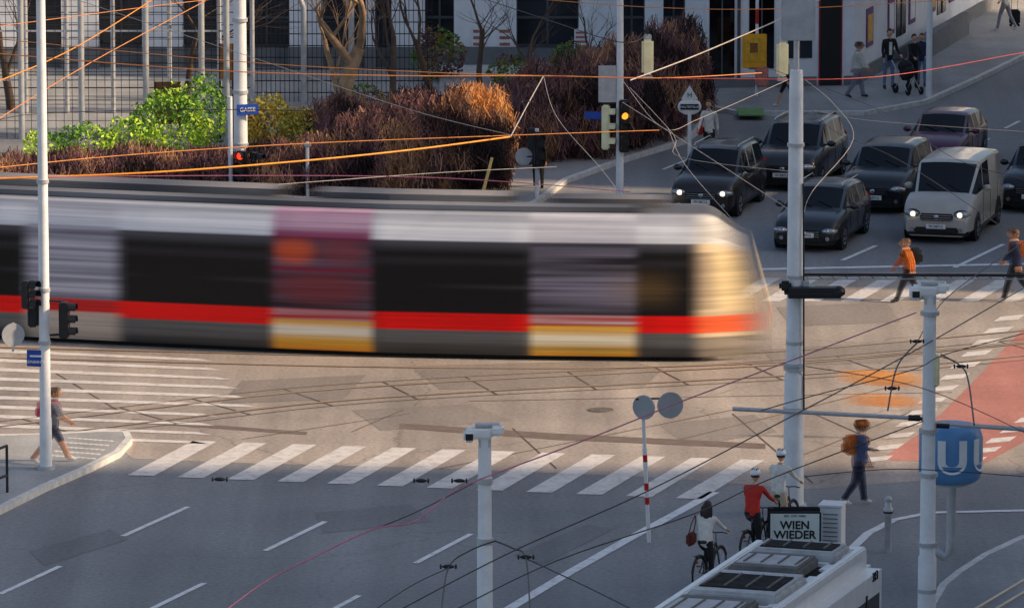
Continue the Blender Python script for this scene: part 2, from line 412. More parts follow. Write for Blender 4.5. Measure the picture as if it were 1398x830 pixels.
# ---------------------------------------------------------------- vegetation
def mesh_quads(name,V,Fq,mi,mats,extra=None):
    me=bpy.data.meshes.new(name); me.from_pydata(V,[],Fq)
    for m in mats: me.materials.append(m)
    me.polygons.foreach_set('material_index',mi); me.update()
    o=bpy.data.objects.new(name,me); scene.collection.objects.link(o); return o
def inblob(bl):
    cx,cy,cz,rx,ry,rz=bl
    while True:
        p=Vector((random.uniform(-1,1),random.uniform(-1,1),random.uniform(-1,1)))
        if .2<p.length<1: break
    p=p.normalized()*(p.length**.45)
    nz=noise.noise(Vector((cx,cy,cz))+p*2.3)
    p*=1+.35*nz
    return Vector((cx+p.x*rx,cy+p.y*ry,max(.02,cz+p.z*rz)))
def foliage(name,blobs,n,size,mats,kind='leaf',core=None):
    V=[];Fq=[];mi=[]
    w=[b_[3]*b_[5] for b_ in blobs]
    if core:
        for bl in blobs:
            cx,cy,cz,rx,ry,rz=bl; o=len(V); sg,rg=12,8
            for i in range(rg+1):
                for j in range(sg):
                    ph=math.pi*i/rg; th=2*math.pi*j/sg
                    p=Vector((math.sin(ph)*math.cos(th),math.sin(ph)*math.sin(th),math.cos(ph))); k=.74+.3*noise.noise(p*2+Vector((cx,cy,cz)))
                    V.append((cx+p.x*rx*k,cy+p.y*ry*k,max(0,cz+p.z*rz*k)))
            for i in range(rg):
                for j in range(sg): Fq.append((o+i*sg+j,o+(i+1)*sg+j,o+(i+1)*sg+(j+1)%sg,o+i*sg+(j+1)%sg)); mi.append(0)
    for bl in random.choices(blobs,w,k=n):
        p=inblob(bl)
        if kind=='leaf':
            s=size*random.uniform(.5,1.3)
            a=Vector((random.gauss(0,1),random.gauss(0,1),random.gauss(0,1))).normalized(); c=a.cross(Vector((random.gauss(0,1),random.gauss(0,1),random.gauss(0,1)))).normalized()
            q=[p-a*s,p+c*s*.5,p+a*s,p-c*s*.5]
        else:
            l=size*random.uniform(.5,1.6)
            a=Vector((random.gauss(0,.45),random.gauss(0,.45),random.choice((-1,-1,1))*random.uniform(.4,1.3))).normalized()*l/2
            c=Vector((random.gauss(0,1),random.gauss(0,.4),random.gauss(0,.3))).normalized()*random.uniform(.006,.015)
            q=[p-a-c,p+a-c,p+a+c,p-a+c]
        o=len(V); V.extend([tuple(v) for v in q]); Fq.append((o,o+1,o+2,o+3))
        cl=noise.noise(p*.9)
        mi.append(min(len(mats)-1,max(0,int((cl*1.3+.5)*len(mats)+random.gauss(0,.6)))))
    return mesh_quads(name,V,Fq,mi,mats)
tw0=mat('thicket_shade',S(50,35,35),.95,0,.3); tw1=mat('twig_brown',S(138,96,80),.9); tw2=mat('twig_plum',S(112,78,86),.9); tw3=mat('twig_sunlit',S(225,158,92),.9); tw4=mat('twig_tan',S(180,134,100),.9)
gl=[mat('leaf_a',S(84,130,36),.6),mat('leaf_b',S(136,182,48),.6),mat('leaf_c',S(190,218,62),.6)]
yl=[mat('leaf_d',S(140,118,48),.7),mat('leaf_e',S(210,174,64),.7),mat('leaf_f',S(170,160,64),.7)]
def blob(px,ptop,pbase,wpx,dep,back=0):
    g=G(px,pbase); h=HT(g,ptop); s=F/g.y
    return (g.x,g.y+back,h*.5,wpx/2/s,dep,h*.54)
hb=[blob(x,t,262,w,1.5) for x,t,w in [(20,215,120),(100,210,130),(190,205,140),(280,208,120),(370,200,130),(450,190,120),(520,158,130),(580,130,120)]]
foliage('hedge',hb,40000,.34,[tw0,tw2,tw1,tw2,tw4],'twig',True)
hb=[blob(x,t,262,w,1.5) for x,t,w in [(635,120,105),(672,132,66)]]
foliage('hedge',hb,11000,.36,[tw0,tw1,tw4,tw3],'twig',True)  # right end of the hedge: low orange sunlight painted into the twig colours
hb=[blob(x,t,bb,w,2.0) for x,t,bb,w in [(730,100,222,120),(800,80,215,120),(560,130,225,120),(850,62,205,110),(905,45,190,90),(938,38,168,66),(960,110,150,30),(470,135,225,110)]]
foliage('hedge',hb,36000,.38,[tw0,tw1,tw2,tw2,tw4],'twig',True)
hb=[blob(x,t,bb,w,1.2) for x,t,bb,w in [(230,125,215,110),(280,105,205,60),(180,160,220,80),(120,172,222,90),(60,180,225,60)]]
foliage('green_shrub',hb,7500,.07,gl)
hb=[blob(x,t,bb,w,1.2) for x,t,bb,w in [(370,135,225,90),(420,150,225,80),(345,160,225,50),(460,165,228,60)]]
foliage('yellow_shrub',hb,12000,.06,yl)
hb=[blob(x,t,bb,w,.8) for x,t,bb,w in [(495,118,150,60),(700,78,120,70),(780,60,110,60),(890,0,70,90),(600,40,110,70)]]
foliage('ivy_shrub',hb,6000,.07,[gl[0],yl[0],tw2])
def tree(name,px,pbase,r0,forks,ptop,spread=.35,depth=4,bark=wood,seedv=1):
    rnd=random.Random(seedv); g=G(px,pbase); b=MB()
    def branch(p,d,r,L,lv):
        pts=[p];rs=[r]; n=5
        for i in range(n):
            d=(d+Vector((rnd.gauss(0,.10),rnd.gauss(0,.10),rnd.gauss(.03,.05)))).normalized(); p=p+d*L/n; pts.append(p); rs.append(r*(1-.42*(i+1)/n))
        b.tube(pts,rs,bark,n=8 if lv<2 else 5)
        if lv<depth:
            for k in range(forks if lv else 3):
                t=rnd.uniform(.55,1) if k else 1
                q=pts[min(n,int(t*n))]; dd=(d+Vector((rnd.gauss(0,spread*1.6),rnd.gauss(0,spread*1.3),rnd.gauss(.05,spread*.6)))).normalized()
                branch(q,dd,rs[-1]*rnd.uniform(.6,.85),L*rnd.uniform(.6,.85),lv+1)
    h=HT(g,ptop); branch(Vector((0,0,0)),Vector((0,0,1)),r0,h*1.0,0)
    b.done(name,g)
tree('bare_tree',462,190,.32,3,62,.32,5,wood,3)
tree('bare_tree',590,140,.12,3,50,.3,4,darkbark,5)
tree('bare_tree',716,130,.10,3,60,.3,4,darkbark,8)
tree('bare_tree',655,120,.10,3,40,.35,4,darkbark,9)
tree('bare_tree',15,150,.14,3,40,.35,4,darkbark,11)
tree('bare_tree',800,120,.08,3,60,.35,4,darkbark,14)
tree('bare_tree',535,150,.12,3,50,.35,5,darkbark,21)
tree('bare_tree',250,150,.12,3,40,.35,4,darkbark,23)
b=MB(); g=G(655,272); t=XZ(672,200,g.y); 
b.tube([(0,-1.2,0),(t.x-g.x,-1.2,t.z*.9)],[.05,.04],mat('weathered_stake',S(240,198,120),.8)); b.done('wooden_stake',g)
def cage(name,px0,px1,py,h,posts):
    p,q=G(px0,py),G(px1,py); b=MB()
    for x in posts: 
        g=G(x,py); b.cyl((g.x,g.y,0),(g.x,g.y,h),.09,galv,n=8)
    n=int((q-p).length/.24)
    for i in range(n+1):
        v=p.lerp(q,i/n); b.box((v.x,v.y,h/2),(.016,.016,h),dark)
    k=0; z=.3
    while z<h:
        m_=(p+q)/2; b.box((m_.x,m_.y+.02,z),((q-p).length,.018 if k%6 else .05,.015 if k%6 else .05),dark if k%6 else galv); z+=.24; k+=1
    b.done(name)
cage('ball_court_fence',-80,312,190,5.6,[-40,30,112,200,276,310])
b=MB()
for x in (36,92,155,232,300,345): 
    g=G(x,155); b.cyl((g.x,g.y,0),(g.x,g.y,5.5),.07,galv,n=8)
p,q=G(-80,155),G(345,155)
for k in range(14): 
    m_=(p+q)/2; b.box((m_.x,m_.y,.4+k*.38),((q-p).length,.02,.025),dark)
b.done('ball_court_fence')
b=MB()
for x in (415,480): 
    g=G(x,140); b.tube([(g.x,g.y,0),(g.x,g.y,2.9),(g.x-.15,g.y,3.3),(g.x-.5,g.y-.1,3.6)],.09,galv,n=8)
p,q=G(345,140),G(590,140)
for k in range(9): m_=(p+q)/2; b.box((m_.x,m_.y,.3+k*.36),((q-p).length,.02,.03),dark)
for k in range(40): v=p.lerp(q,k/39); b.box((v.x,v.y,1.6),(.02,.02,3.2),dark)
b.done('metal_railing')
b=MB()
for (x0,y0,x1,y1) in [(212,112,246,170),(300,60,318,110)]:
    Yc=G(230,188).y-.1; p,q=XZ(x0,y0,Yc),XZ(x1,y1,Yc)
    b.box(((p.x+q.x)/2,Yc,(p.z+q.z)/2),(q.x-p.x,.06,p.z-q.z),mat('brown_board',S(140,95,55),.8,0,.4,5),bev=.01)
    b.cyl((p.x,Yc,0),(p.x,Yc,p.z),.03,dark); b.cyl((q.x,Yc,0),(q.x,Yc,p.z),.03,dark)
b.done('notice_board')
# ---------------------------------------------------------------- poles & signs
def signal(b,c,rz,lit=None,h=.86,m=None,nl=3):
    m=m or dark; O=b.M.copy(); b.M=O@Matrix.Translation(c)@Matrix.Rotation(rz,4,'Z')
    b.box((0,0,0),(.27,.2,h),m,bev=.03)
    for k in range(nl):
        z=h/2-h/(2*nl)-k*h/nl
        b.cyl((0,-.1,z),(0,-.112,z),.095,(lit if (lit and k==(1 if lit is ma_ else 0)) else lensoff),n=16)
        vs=[];n=9
        for yy in(-.1,-.27):
            for i in range(n):
                a=-.35+ (math.pi+.7)*i/(n-1); vs.append((math.cos(a)*.115,yy,z+math.sin(a)*.115))
        b.add(vs,[(i,i+1,n+i+1,n+i) for i in range(n-1)],m,True)
    b.M=O
def disc(b,c,r,m,rz=0,back=None,t=.02):
    d=Vector((math.sin(rz),-math.cos(rz),0)); c=Vector(c)
    b.cyl(c,c+d*t,r,m,n=28); b.cyl(c-d*t,c-d*.001,r,back or galv,n=28)
def W(base,px,py,dy=0):
    v=XZ(px,py,base.y+dy); return (v.x-base.x,dy,v.z)
g=G(63,648); b=MB(); H1=HT(g,-30)
b.tube([(0,0,.1),(0,0,1.2),(0,0,1.25),(0,0,H1)],[.135,.13,.12,.095],polew,16); b.cyl((0,0,.12),(0,0,.2),.2,galv)
for py in(398,470,250): z=HT(g,py); b.cyl((0,0,z),(0,0,z+.08),.135,galv)
signal(b,W(g,38,402,-.15),R(60),None,.6); b.cyl(W(g,38,415),W(g,63,415),.025,dark)
signal(b,W(g,88,437,-.1),R(80),None,.78); signal(b,W(g,44,430,.2),R(100),None,.5)
b.cyl(W(g,63,410),W(g,88,412),.025,dark); b.cyl(W(g,63,458),W(g,88,456),.025,dark)
disc(b,W(g,18,457),.25,galv,R(20)); b.cyl(W(g,18,480),W(g,18,440,.03),.025,galv); b.cyl(W(g,18,470,.03),W(g,63,470,.03),.022,galv)
v=W(g,49,489,-.05); b.box(v,(.4,.03,.36),blue,R(-12),bev=.01); b.text('EINBAHN',.085,white,Matrix.Translation((v[0],v[1]-.03,v[2]-.08))@Matrix.Rotation(R(-12),4,'Z')@TEXTROT)
b.box((v[0],v[1]-.03,v[2]+.05),(.26,.012,.04),white,R(-12))
b.done('traffic_light_mast',g)
g=G(329,262); b=MB(); b.tube([(0,0,0),(0,0,HT(g,-40))],[.2,.17],polew,16)
for py in(30,128,200): z=HT(g,py); b.cyl((0,0,z),(0,0,z+.1),.22,galv)
v=W(g,338,150,-.25); b.box(v,(.62,.03,.3),blue,R(18),bev=.01); b.text('GASSE',.16,white,Matrix.Translation((v[0],v[1]-.03,v[2]))@Matrix.Rotation(R(18),4,'Z')@TEXTROT)
b.done('overhead_line_mast',g)
g=G(315,270); b=MB(); b.cyl((0,0,0),(0,0,HT(g,132)),.065,polew)
signal(b,W(g,330,226,-.12),R(-25),mr_,.8); signal(b,W(g,349,228,-.05),R(60),None,.8); b.cyl(W(g,315,208),W(g,350,209),.02,dark); b.cyl(W(g,315,243),W(g,350,244),.02,dark)
b.done('traffic_light',g)
g=G(420,270); b=MB(); b.cyl((0,0,0),(0,0,HT(g,194)),.05,polew); b.box((0,0,HT(g,198)),(.2,.15,.1),galv,bev=.02); b.done('sign_pole',g)
g=G(846,290); b=MB(); b.tube([(0,0,0),(0,0,HT(g,120)),(0,0,HT(g,-30))],[.11,.1,.085],polew,14)
cream=mat('cream_housing',S(250,236,192),.5)
signal(b,W(g,827,174,-.05),R(80),None,1.2,cream); signal(b,W(g,852,158,-.2),R(10),ma_,.85); signal(b,W(g,852,188,-.16),R(8),None,.8)
b.box(W(g,829,115,-.05),(.48,.03,1.0),galv,bev=.01); b.cyl(W(g,829,86),W(g,846,86),.02,dark)
b.cyl(W(g,822,142),W(g,855,140),.025,dark); b.cyl(W(g,822,203),W(g,855,206),.025,dark)
v=W(g,812,158,-.05); b.box(v,(.55,.03,.2),blue,R(-10),bev=.008)
b.done('traffic_light_mast',g)
def hang(px0,py0,py1,z,nm='hanging_street_lamp'):
    g=G(px0,py1,z); t=HT(g,py0); b=MB()
    b.box((0,0,(t-z)/2),(.3,.3,(t-z)*.8),cream,bev=.06); b.box((0,0,(t-z)*.95),(.2,.2,(t-z)*.12),galv,bev=.03)
    b.cyl((0,0,(t-z)),(0,0,(t-z)+.35),.02,dark); b.box((0,0,.03),(.24,.24,.06),galv); b.done(nm,g)
hang(884,48,108,5.0); hang(1068,52,110,5.0)
g=G(941,232); b=MB(); b.tube([(0,0,.1),(0,0,HT(g,150))],[.06,.05],white); z0=HT(g,140)
b.ell((0,0,HT(g,146)),(.34,.05,.24),white,24,12); b.box((0,-.055,HT(g,146)),(.52,.02,.16),blackp); b.text('HALTESTELLE',.085,white,Matrix.Translation((0,-.075,HT(g,146)))@TEXTROT)
b.add([(-.24,-.03,HT(g,136)),(.24,-.03,HT(g,136)),(0,-.03,HT(g,117)),(-.24,.03,HT(g,136)),(.24,.03,HT(g,136)),(0,.03,HT(g,117))],[(0,1,2),(3,4,5),(0,1,4,3),(1,2,5,4),(2,0,3,5)],white)
b.text('H',.2,mat('green_letter',S(30,110,60),.5),Matrix.Translation((0,-.045,HT(g,130)))@TEXTROT)
b.cyl((0,0,HT(g,150)),(0,0,HT(g,118)),.03,galv); b.done('tram_stop_sign',g)
g=G(1033,137); b=MB(); n=8
for k in range(n): b.cyl((0,0,.1+k*.45),(0,0,.1+(k+1)*.45),.05,(red if k%2 else white))
v=W(g,1030,70,-.1); b.box(v,(.75,.05,1.05),yellow,bev=.02); b.box((v[0],v[1]-.035,v[2]+.05),(.6,.02,.75),ygl); b.box((v[0]-.02,v[1]-.05,v[2]+.1),(.24,.015,.3),mat('sign_print',S(150,90,40),.6,0,.5,12))
v=W(g,1040,105,-.08); b.box(v,(.40,.3,.6),mat('litter_bin_red',S(205,130,115),.5,0,.4,9),bev=.05)
b.done('information_sign',g)
g=G(733,276); b=MB(); b.cyl((0,0,0),(0,0,HT(g,176)),.055,polew)
signal(b,W(g,736,205,-.14),R(15),None,1.0); signal(b,W(g,728,200,.12),R(170),None,1.0)
disc(b,W(g,715,214,-.02),.24,galv,R(15)); b.cyl(W(g,712,214),W(g,735,214),.02,dark); b.box(W(g,733,238,-.03),(.1,.1,.5),galv,bev=.01)
b.done('traffic_light',g)
g=G(1138,208); b=MB(); b.tube([(0,0,.0),(0,0,.5),(0,0,.9),(0,0,.95),(0,0,1.05),(0,0,1.2)],[.1,.08,.06,.09,.05,.02],blackp,12); b.ell((0,0,1.08),(.09,.09,.1),blackp); b.done('bollard',g)
g=G(1268,138); b=MB(); b.tube([(0,0,0),(0,0,5.5)],[.1,.08],polew,14); b.done('lamp_post',g)
g7=G(1083,700); g=g7; b=MB(); zt=HT(g,96)
b.box((0,0,.1),(.55,.55,.2),galv,bev=.03)
b.tube([(0,0,.15),(0,0,HT(g,512)),(0,0,HT(g,508)),(0,0,zt-.3),(0,0,zt)],[.215,.205,.175,.145,.13],polew,20)
for py in(500,560,505,380,470,200): z=HT(g,py); b.cyl((0,0,z),(0,0,z+.07),.225 if py>=500 else .18,galv,n=20)
b.tube([(0,0,zt),(0,0,HT(g,-60))],[.06,.055],galv,12)
b.box(W(g,1090,28,-.08),(.7,.04,.85),mat('grey_panel',S(175,178,182),.5),bev=.02)
b.tube([(.2,-.12,HT(g,560)),(.19,-.12,HT(g,480)),(.17,-.12,HT(g,330)),(.15,-.1,HT(g,250))],.02,blackp,6)
p0=W(g,1098,375);p1=W(g,1420,376); b.tube([p0,p1],.03,dark,8)
p2=W(g,1098,381);p3=W(g,1420,381); b.tube([p2,p3],.014,galv,6)
for k in range(18):
    t=k/18; a=Vector(p0).lerp(Vector(p1),t); c=Vector(p2).lerp(Vector(p3),t+.02); b.tube([a,c],.007,dark,4)
b.box(W(g,1100,388,-.1),(.14,.14,.16),galv,bev=.02)
b.box(W(g,1112,399,-.25),(1.25,.45,.22),dark,bev=.08); b.box(W(g,1072,390,-.2),(.25,.2,.2),dark,bev=.05); b.ell(W(g,1145,398,-.25),(.14,.2,.12),blackp)
b.cyl(W(g,1083,392),W(g,1112,392,-.2),.04,galv)
b.tube([W(g,1000,558,-.3),W(g,1083,562,-.22),W(g,1256,571,-.3)],.045,galv,8)
b.done('overhead_line_mast',g)
def sensor_head(b,zt):
    b.box((-.1,0,zt+.02),(.5,.32,.2),whitebox,bev=.04); b.box((.22,-.02,zt+.08),(.26,.34,.2),whitebox,bev=.05); b.box((-.28,-.05,zt-.02),(.22,.36,.22),whitebox,bev=.05)
    b.box((0,0,zt-.18),(.2,.2,.16),galv,bev=.02); b.box((.05,-.02,zt+.17),(.45,.2,.05),galv,bev=.01); b.box((-.28,-.24,zt-.02),(.14,.02,.12),blackp)
g8=G(1265,858); g=g8; b=MB(); zt=HT(g,398)
b.tube([(0,0,0),(0,0,HT(g,760)),(0,0,HT(g,757)),(0,0,HT(g,650)),(0,0,HT(g,647)),(0,0,zt)],[.18,.175,.15,.145,.13,.12],polew,18); sensor_head(b,zt)
for py in(430,590,650,745,808): z=HT(g,py); b.cyl((0,0,z),(0,0,z+.07),.185,galv,n=18)
b.box(W(g,1279,506,-.05),(.1,.12,.62),cream,bev=.03)
b.tube([W(g,1272,577),W(g,1340,582),W(g,1430,588)],.045,galv,8); b.tube([W(g,1256,571),W(g,1240,570)],.06,blackp,8); b.tube([W(g,1278,580),W(g,1296,581)],.06,blackp,8)
b.tube([W(g,1262,572),W(g,1240,570)],.04,dark,6)
b.done('overhead_line_mast',g)
gu=G(1292,800); b=MB(); zc=HT(gu,618)
b.tube([(-.27,0,HT(gu,750)),(-.05,0,HT(gu,752)-.1),(.03,0,HT(gu,750)-.05),(.08,0,HT(gu,735)),(.09,0,HT(gu,655))],[.1,.1,.1,.095,.095],galv,14)
b.cyl((-.27,0,0),(-.27,0,HT(gu,740)),.09,galv)
ub=mat('underground_sign_blue',S(88,140,190),.35,0,.08)
rr=.62;hh=.58
b.tube([(0.05,0,zc-hh),(0.05,0,zc-hh+.02),(0.05,0,zc-hh+.08),(.05,0,zc-hh+.2),(0.05,0,zc+hh-.2),(0.05,0,zc+hh-.08),(0.05,0,zc+hh-.02),(0.05,0,zc+hh)],[rr*.66,rr*.80,rr*.93,rr,rr,rr*.93,rr*.80,rr*.66],ub,40)
for a in(0,70): b.text('U',.86,white,Matrix.Translation((.05,0,zc-.02))@Matrix.Rotation(R(a),4,'Z')@TEXTROT,bend=rr,ext=.02,bold=.035)
b.cyl((.05,0,zc-hh-.04),(.05,0,zc-hh),.4,galv,n=24)
b.done('underground_station_sign',gu)
g=G(662,930); b=MB(); zt=HT(g,592)
b.tube([(0,0,0),(0,0,HT(g,740)),(0,0,HT(g,737)),(0,0,zt)],[.15,.145,.13,.12],polew,18); sensor_head(b,zt); 
b.cyl((0,0,HT(g,742)),(0,0,HT(g,734)),.16,galv); b.cyl((0,0,HT(g,660)),(0,0,HT(g,652)),.15,galv)
b.done('sensor_pole',g)
g=G(886,740); b=MB(); t=W(g,877,543); sgn_=mat('sign_back_grey',S(172,174,176),.5,.1,.1)
b.tube([(0,0,0),t],[.04,.035],polew,8)
T=Vector(t)
for k,(a,c) in enumerate([(.27,.32),(.32,.37),(.37,.42),(.52,.57),(.57,.62),(.62,.67)]): b.cyl(T*a*.98,T*c*.98,.048,(red if k%2==0 else white))
disc(b,W(g,879,556,-.05),.25,sgn_,R(-30),sgn_); disc(b,W(g,915,553,-.05),.27,sgn_,R(15),sgn_); b.cyl(W(g,868,545),W(g,925,543),.018,dark)
b.done('round_traffic_sign',g)
g=G(1212,753); b=MB(); b.tube([(0,0,0),(0,0,.75),(0,0,.78),(0,0,.9),(0,0,.92),(0,0,1.05)],[.075,.07,.095,.095,.07,.06],galv,16); b.ell((0,0,1.08),(.08,.08,.07),galv); b.cyl((0,0,.8),(0,0,.84),.1,dark); b.done('bollard',g)
g=G(1085,765); b=MB(); zt=HT(g,698); zb=HT(g,742)
gp=mat('poster_greygreen',S(225,234,226),.6,0,.06)
v=W(g,1085,720); b.box(v,(1.06,.06,zt-zb),dark,bev=.02); b.box((v[0],v[1]-.045,v[2]),(.98,.03,zt-zb-.08),gp)
b.text('WIEN\nWIEDER',.23,blackp,Matrix.Translation((v[0],v[1]-.068,v[2]-.04))@TEXTROT,ext=.003,bold=.006); b.text('SPO  OVP  WIEN',.06,blackp,Matrix.Translation((v[0],v[1]-.068,zt-.08))@TEXTROT,ext=.003)
b.box((v[0],v[1]+.5,v[2]),(1.06,.06,zt-zb),dark,bev=.02)
for s_ in(-.48,.48): b.box((v[0]+s_,v[1],zb/2),(.06,.06,zb),dark); b.box((v[0]+s_,v[1]+.5,zb/2),(.06,.06,zb),dark)
b.done('election_poster_stand',g)
g=G(1136,752); b=MB(); b.box((0,0,.05),(.5,.5,.1),plinth); b.box((0,.1,.5),(.46,.5,.86),whitebox,R(-14),bev=.02); b.box((0,.1,.95),(.5,.55,.05),white,R(-14),bev=.01)
for k in range(7): b.box((-.05,-.17,.25+k*.09),(.3,.01,.02),plinth,R(-14))
b.done('utility_cabinet',g)
b=MB(); p,q=G(10,672,.13),G(-60,700,.13)
for v in(p,q): b.cyl((v.x,v.y,.1),(v.x,v.y,1.15),.03,dark)
for z in(.5,1.13): b.cyl((p.x,p.y,z),(q.x,q.y,z),.03,dark)
b.done('guard_rail')
b=MB(); p=G(1025,160); b.box((p.x,p.y,.15),(.8,1.6,.04),mat('worn_green',S(110,150,90),.8)); b.done('green_mat')
# ---------------------------------------------------------------- tram
tmA=attrmat('tram_livery_smear',.5); tmO=attrmat('tram_livery',.42,False,.3)
base=[(-150,456),(0,465),(200,475),(400,484),(520,488.5),(700,492.5),(900,495),(1060,496)]
def by(px):
    for (a,ya),(c,yc) in zip(base,base[1:]):
        if px<=c: 
            t=(px-a)/(c-a); return ya+(yc-ya)*t
    return base[-1][1]
def ss(a,c,x):
    t=max(0,min(1,(x-a)/(c-a))); return t*t*(3-2*t)
def mixc(a,c,t): return tuple(x+(y-x)*t for x,y in zip(a,c))
def winbox(x,a,c,e=14): return ss(a-e,a+e,x)*(1-ss(c-e,c+e,x))
gs=lambda u,s: math.exp(-(u/s)**2)
def tcol(x,z):
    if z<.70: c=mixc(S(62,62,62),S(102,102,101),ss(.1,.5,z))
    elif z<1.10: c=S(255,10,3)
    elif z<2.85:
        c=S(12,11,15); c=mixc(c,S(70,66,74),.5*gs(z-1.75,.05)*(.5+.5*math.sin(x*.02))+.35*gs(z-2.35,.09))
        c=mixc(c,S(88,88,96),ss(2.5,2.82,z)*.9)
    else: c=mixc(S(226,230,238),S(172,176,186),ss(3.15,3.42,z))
    st=.5+.9*noise.noise(Vector((x*.004,0,z*11))); st=max(0,min(1,st))
    k=winbox(x,38,162)
    if k>0:
        t=S(205,206,222) if z>1.1 else (S(200,35,35) if z>.8 else S(200,185,170))
        if z>1.1: t=mixc(t,S(105,102,122),st*.9)
        c=mixc(c,t,k*(.9 if z<2.9 else .3))
    k=winbox(x,372,508,9)
    if k>0:
        if z>2.85: t=mixc(S(140,40,90),S(200,170,195),ss(2.9,3.1,z)*(.5+.5*st))
        elif z>1.1:
            t=mixc(S(46,30,40),S(112,92,112),st)
            dx=(x-402)/30.; dz=(z-2.5)/.34; t=mixc(t,S(235,95,50),.85*math.exp(-(dx*dx+dz*dz)**2))
            dx=(x-468)/34.; t=mixc(t,S(150,70,78),.75*math.exp(-(dx*dx+dz*dz)**2))
            dx=(x-440)/70.; dz=(z-1.62)/.40; t=mixc(t,S(140,56,62),.8*math.exp(-(dx*dx+dz*dz)**2))
            t=mixc(t,S(150,14,60),.85*gs(z-2.06,.05)); t=mixc(t,S(150,14,60),.7*gs(z-2.84,.09))
        elif z>.86: t=mixc(S(190,40,40),S(235,215,220),st*st)
        else: t=mixc(S(255,190,60),S(255,248,225),gs(z-.60,.14)) ; t=mixc(t,S(250,150,50),1-ss(.1,.3,z))
        c=mixc(c,t,k*.95)
    k=winbox(x,724,868,9)
    if k>0:
        if z>2.85: t=S(205,205,216)
        elif z>1.1: t=mixc(S(34,32,40),S(165,160,186),min(1,.25*st+.75*st*(gs(z-1.75,.35)+.5*gs(z-2.6,.2))))
        elif z>.86: t=mixc(S(195,60,50),S(235,220,225),st*st)
        else: t=mixc(S(255,196,70),S(255,248,220),gs(z-.52,.15)); t=mixc(t,S(250,160,50),1-ss(.1,.25,z))
        c=mixc(c,t,k*.94)
    k=winbox(x,835,915,30)
    if k>0 and 1.2<z<2.6: c=mixc(c,S(150,118,70),k*.35*gs(z-1.75,.35))  # warm reflection painted into the window band
    k=ss(935,965,x)
    if k>0:
        t=S(228,204,168)
        if 1.25<z<2.6: t=mixc(S(180,160,135),S(232,208,160),ss(955,1000,x))
        if .72<z<1.12: t=S(250,105,60)
        if z<.6: t=S(150,140,126)
        if z>2.85: t=S(205,203,201)
        c=mixc(c,t,k)
    al=1-ss(980,1058,x)*.90
    if z>3.0: al*=1-ss(900,1030,x)*.35
    return (*c,al)
b=MB(); cols=[]
zs=[.12+i*(3.46-.12)/66 for i in range(67)]
stn=list(range(-150,1060,7))
W_=2.4
rows=[]
for x in stn:
    p=G(x,by(x)); d=(G(x+5,by(x+5))-G(x-5,by(x-5))).normalized(); nrm=Vector((-d.y,d.x,0))
    nose=ss(940,1060,x)
    ring=[]
    def prof(z):
        w=0
        if z<.35: w=.07*(1-(z-.12)/.23)
        if z>2.8: w=.18*((z-2.8)/.66)**1.6
        return w
    topz=3.46-.55*nose**2
    lst=[(prof(z)+nose*.55,z,z) for z in zs]
    lst+=[(.5+nose*.3,3.5,3.47),(1.2,3.53,3.47),(1.9-nose*.3,3.5,3.47)]
    lst+=[(W_-prof(z)-nose*.55,z,z) for z in zs[::-4]]
    for w,z,zc in lst:
        zz=z if z<2.2 else 2.2+(z-2.2)*(topz-2.2)/(3.46-2.2)
        q=p+nrm*w-d*(nose*.28*max(0,zz-1.1))
        ring.append((q.x,q.y,zz)); 
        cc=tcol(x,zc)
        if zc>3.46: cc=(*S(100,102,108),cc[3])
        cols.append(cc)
    rows.append(ring)
m_=len(rows[0]); vs=[v for r in rows for v in r]
NO=sum(1 for x in stn if x<895)
fs=[(i*m_+k,(i+1)*m_+k,(i+1)*m_+k+1,i*m_+k+1) for i in range(len(rows)-1) for k in range(m_-1)]
nf=NO*(m_-1)
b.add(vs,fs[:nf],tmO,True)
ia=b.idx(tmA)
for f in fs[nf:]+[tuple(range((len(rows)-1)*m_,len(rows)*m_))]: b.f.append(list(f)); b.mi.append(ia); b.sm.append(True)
def tramstrip(b,x0,x1,w0,w1,z0,z1,cf,al=lambda x:1,step=20,m=tmA):
    o=[];xs=list(range(x0,x1+1,step))
    for x in xs:
        p=G(x,by(x)); d=(G(x+5,by(x+5))-G(x-5,by(x-5))).normalized(); nrm=Vector((-d.y,d.x,0))
        for w,z in((w0,z0),(w0,z1),(w1,z1),(w1,z0)):
            q=p+nrm*w; o.append((q.x,q.y,z)); cols.append((*cf(x,z),al(x)))
    f_=[(i*4+k,(i+1)*4+k,(i+1)*4+(k+1)%4,i*4+(k+1)%4) for i in range(len(xs)-1) for k in range(4)]+[(0,1,2,3)]
    b.add(o,f_,m)
g1=lambda x,z: mixc(S(84,86,92),S(122,124,130),.5+.5*math.sin(x*.013))
g2=lambda x,z: mixc(S(84,84,90),S(136,130,126),.5+.5*math.sin(x*.021+1))
fade=lambda a,c,e=40: (lambda x: ss(a,a+e,x)*(1-ss(c-e,c,x)) if a>-100 else 1-ss(c-e,c,x))
tramstrip(b,-150,900,.42,1.0,3.50,3.62,g1,fade(-150,890)); tramstrip(b,-150,390,1.1,2.0,3.52,3.78,g2,fade(-150,380)); tramstrip(b,400,720,1.1,2.0,3.52,3.76,g2,fade(400,710)); tramstrip(b,720,940,1.1,1.9,3.52,3.72,g2,fade(720,930,60))
tramstrip(b,-150,900,.25,2.15,.03,.4,lambda x,z:S(12,12,12),m=tmO); tramstrip(b,900,980,.25,2.15,.03,.4,lambda x,z:S(12,12,12),lambda x:1-ss(930,980,x)*.9)
b.done('tram',cols=cols)
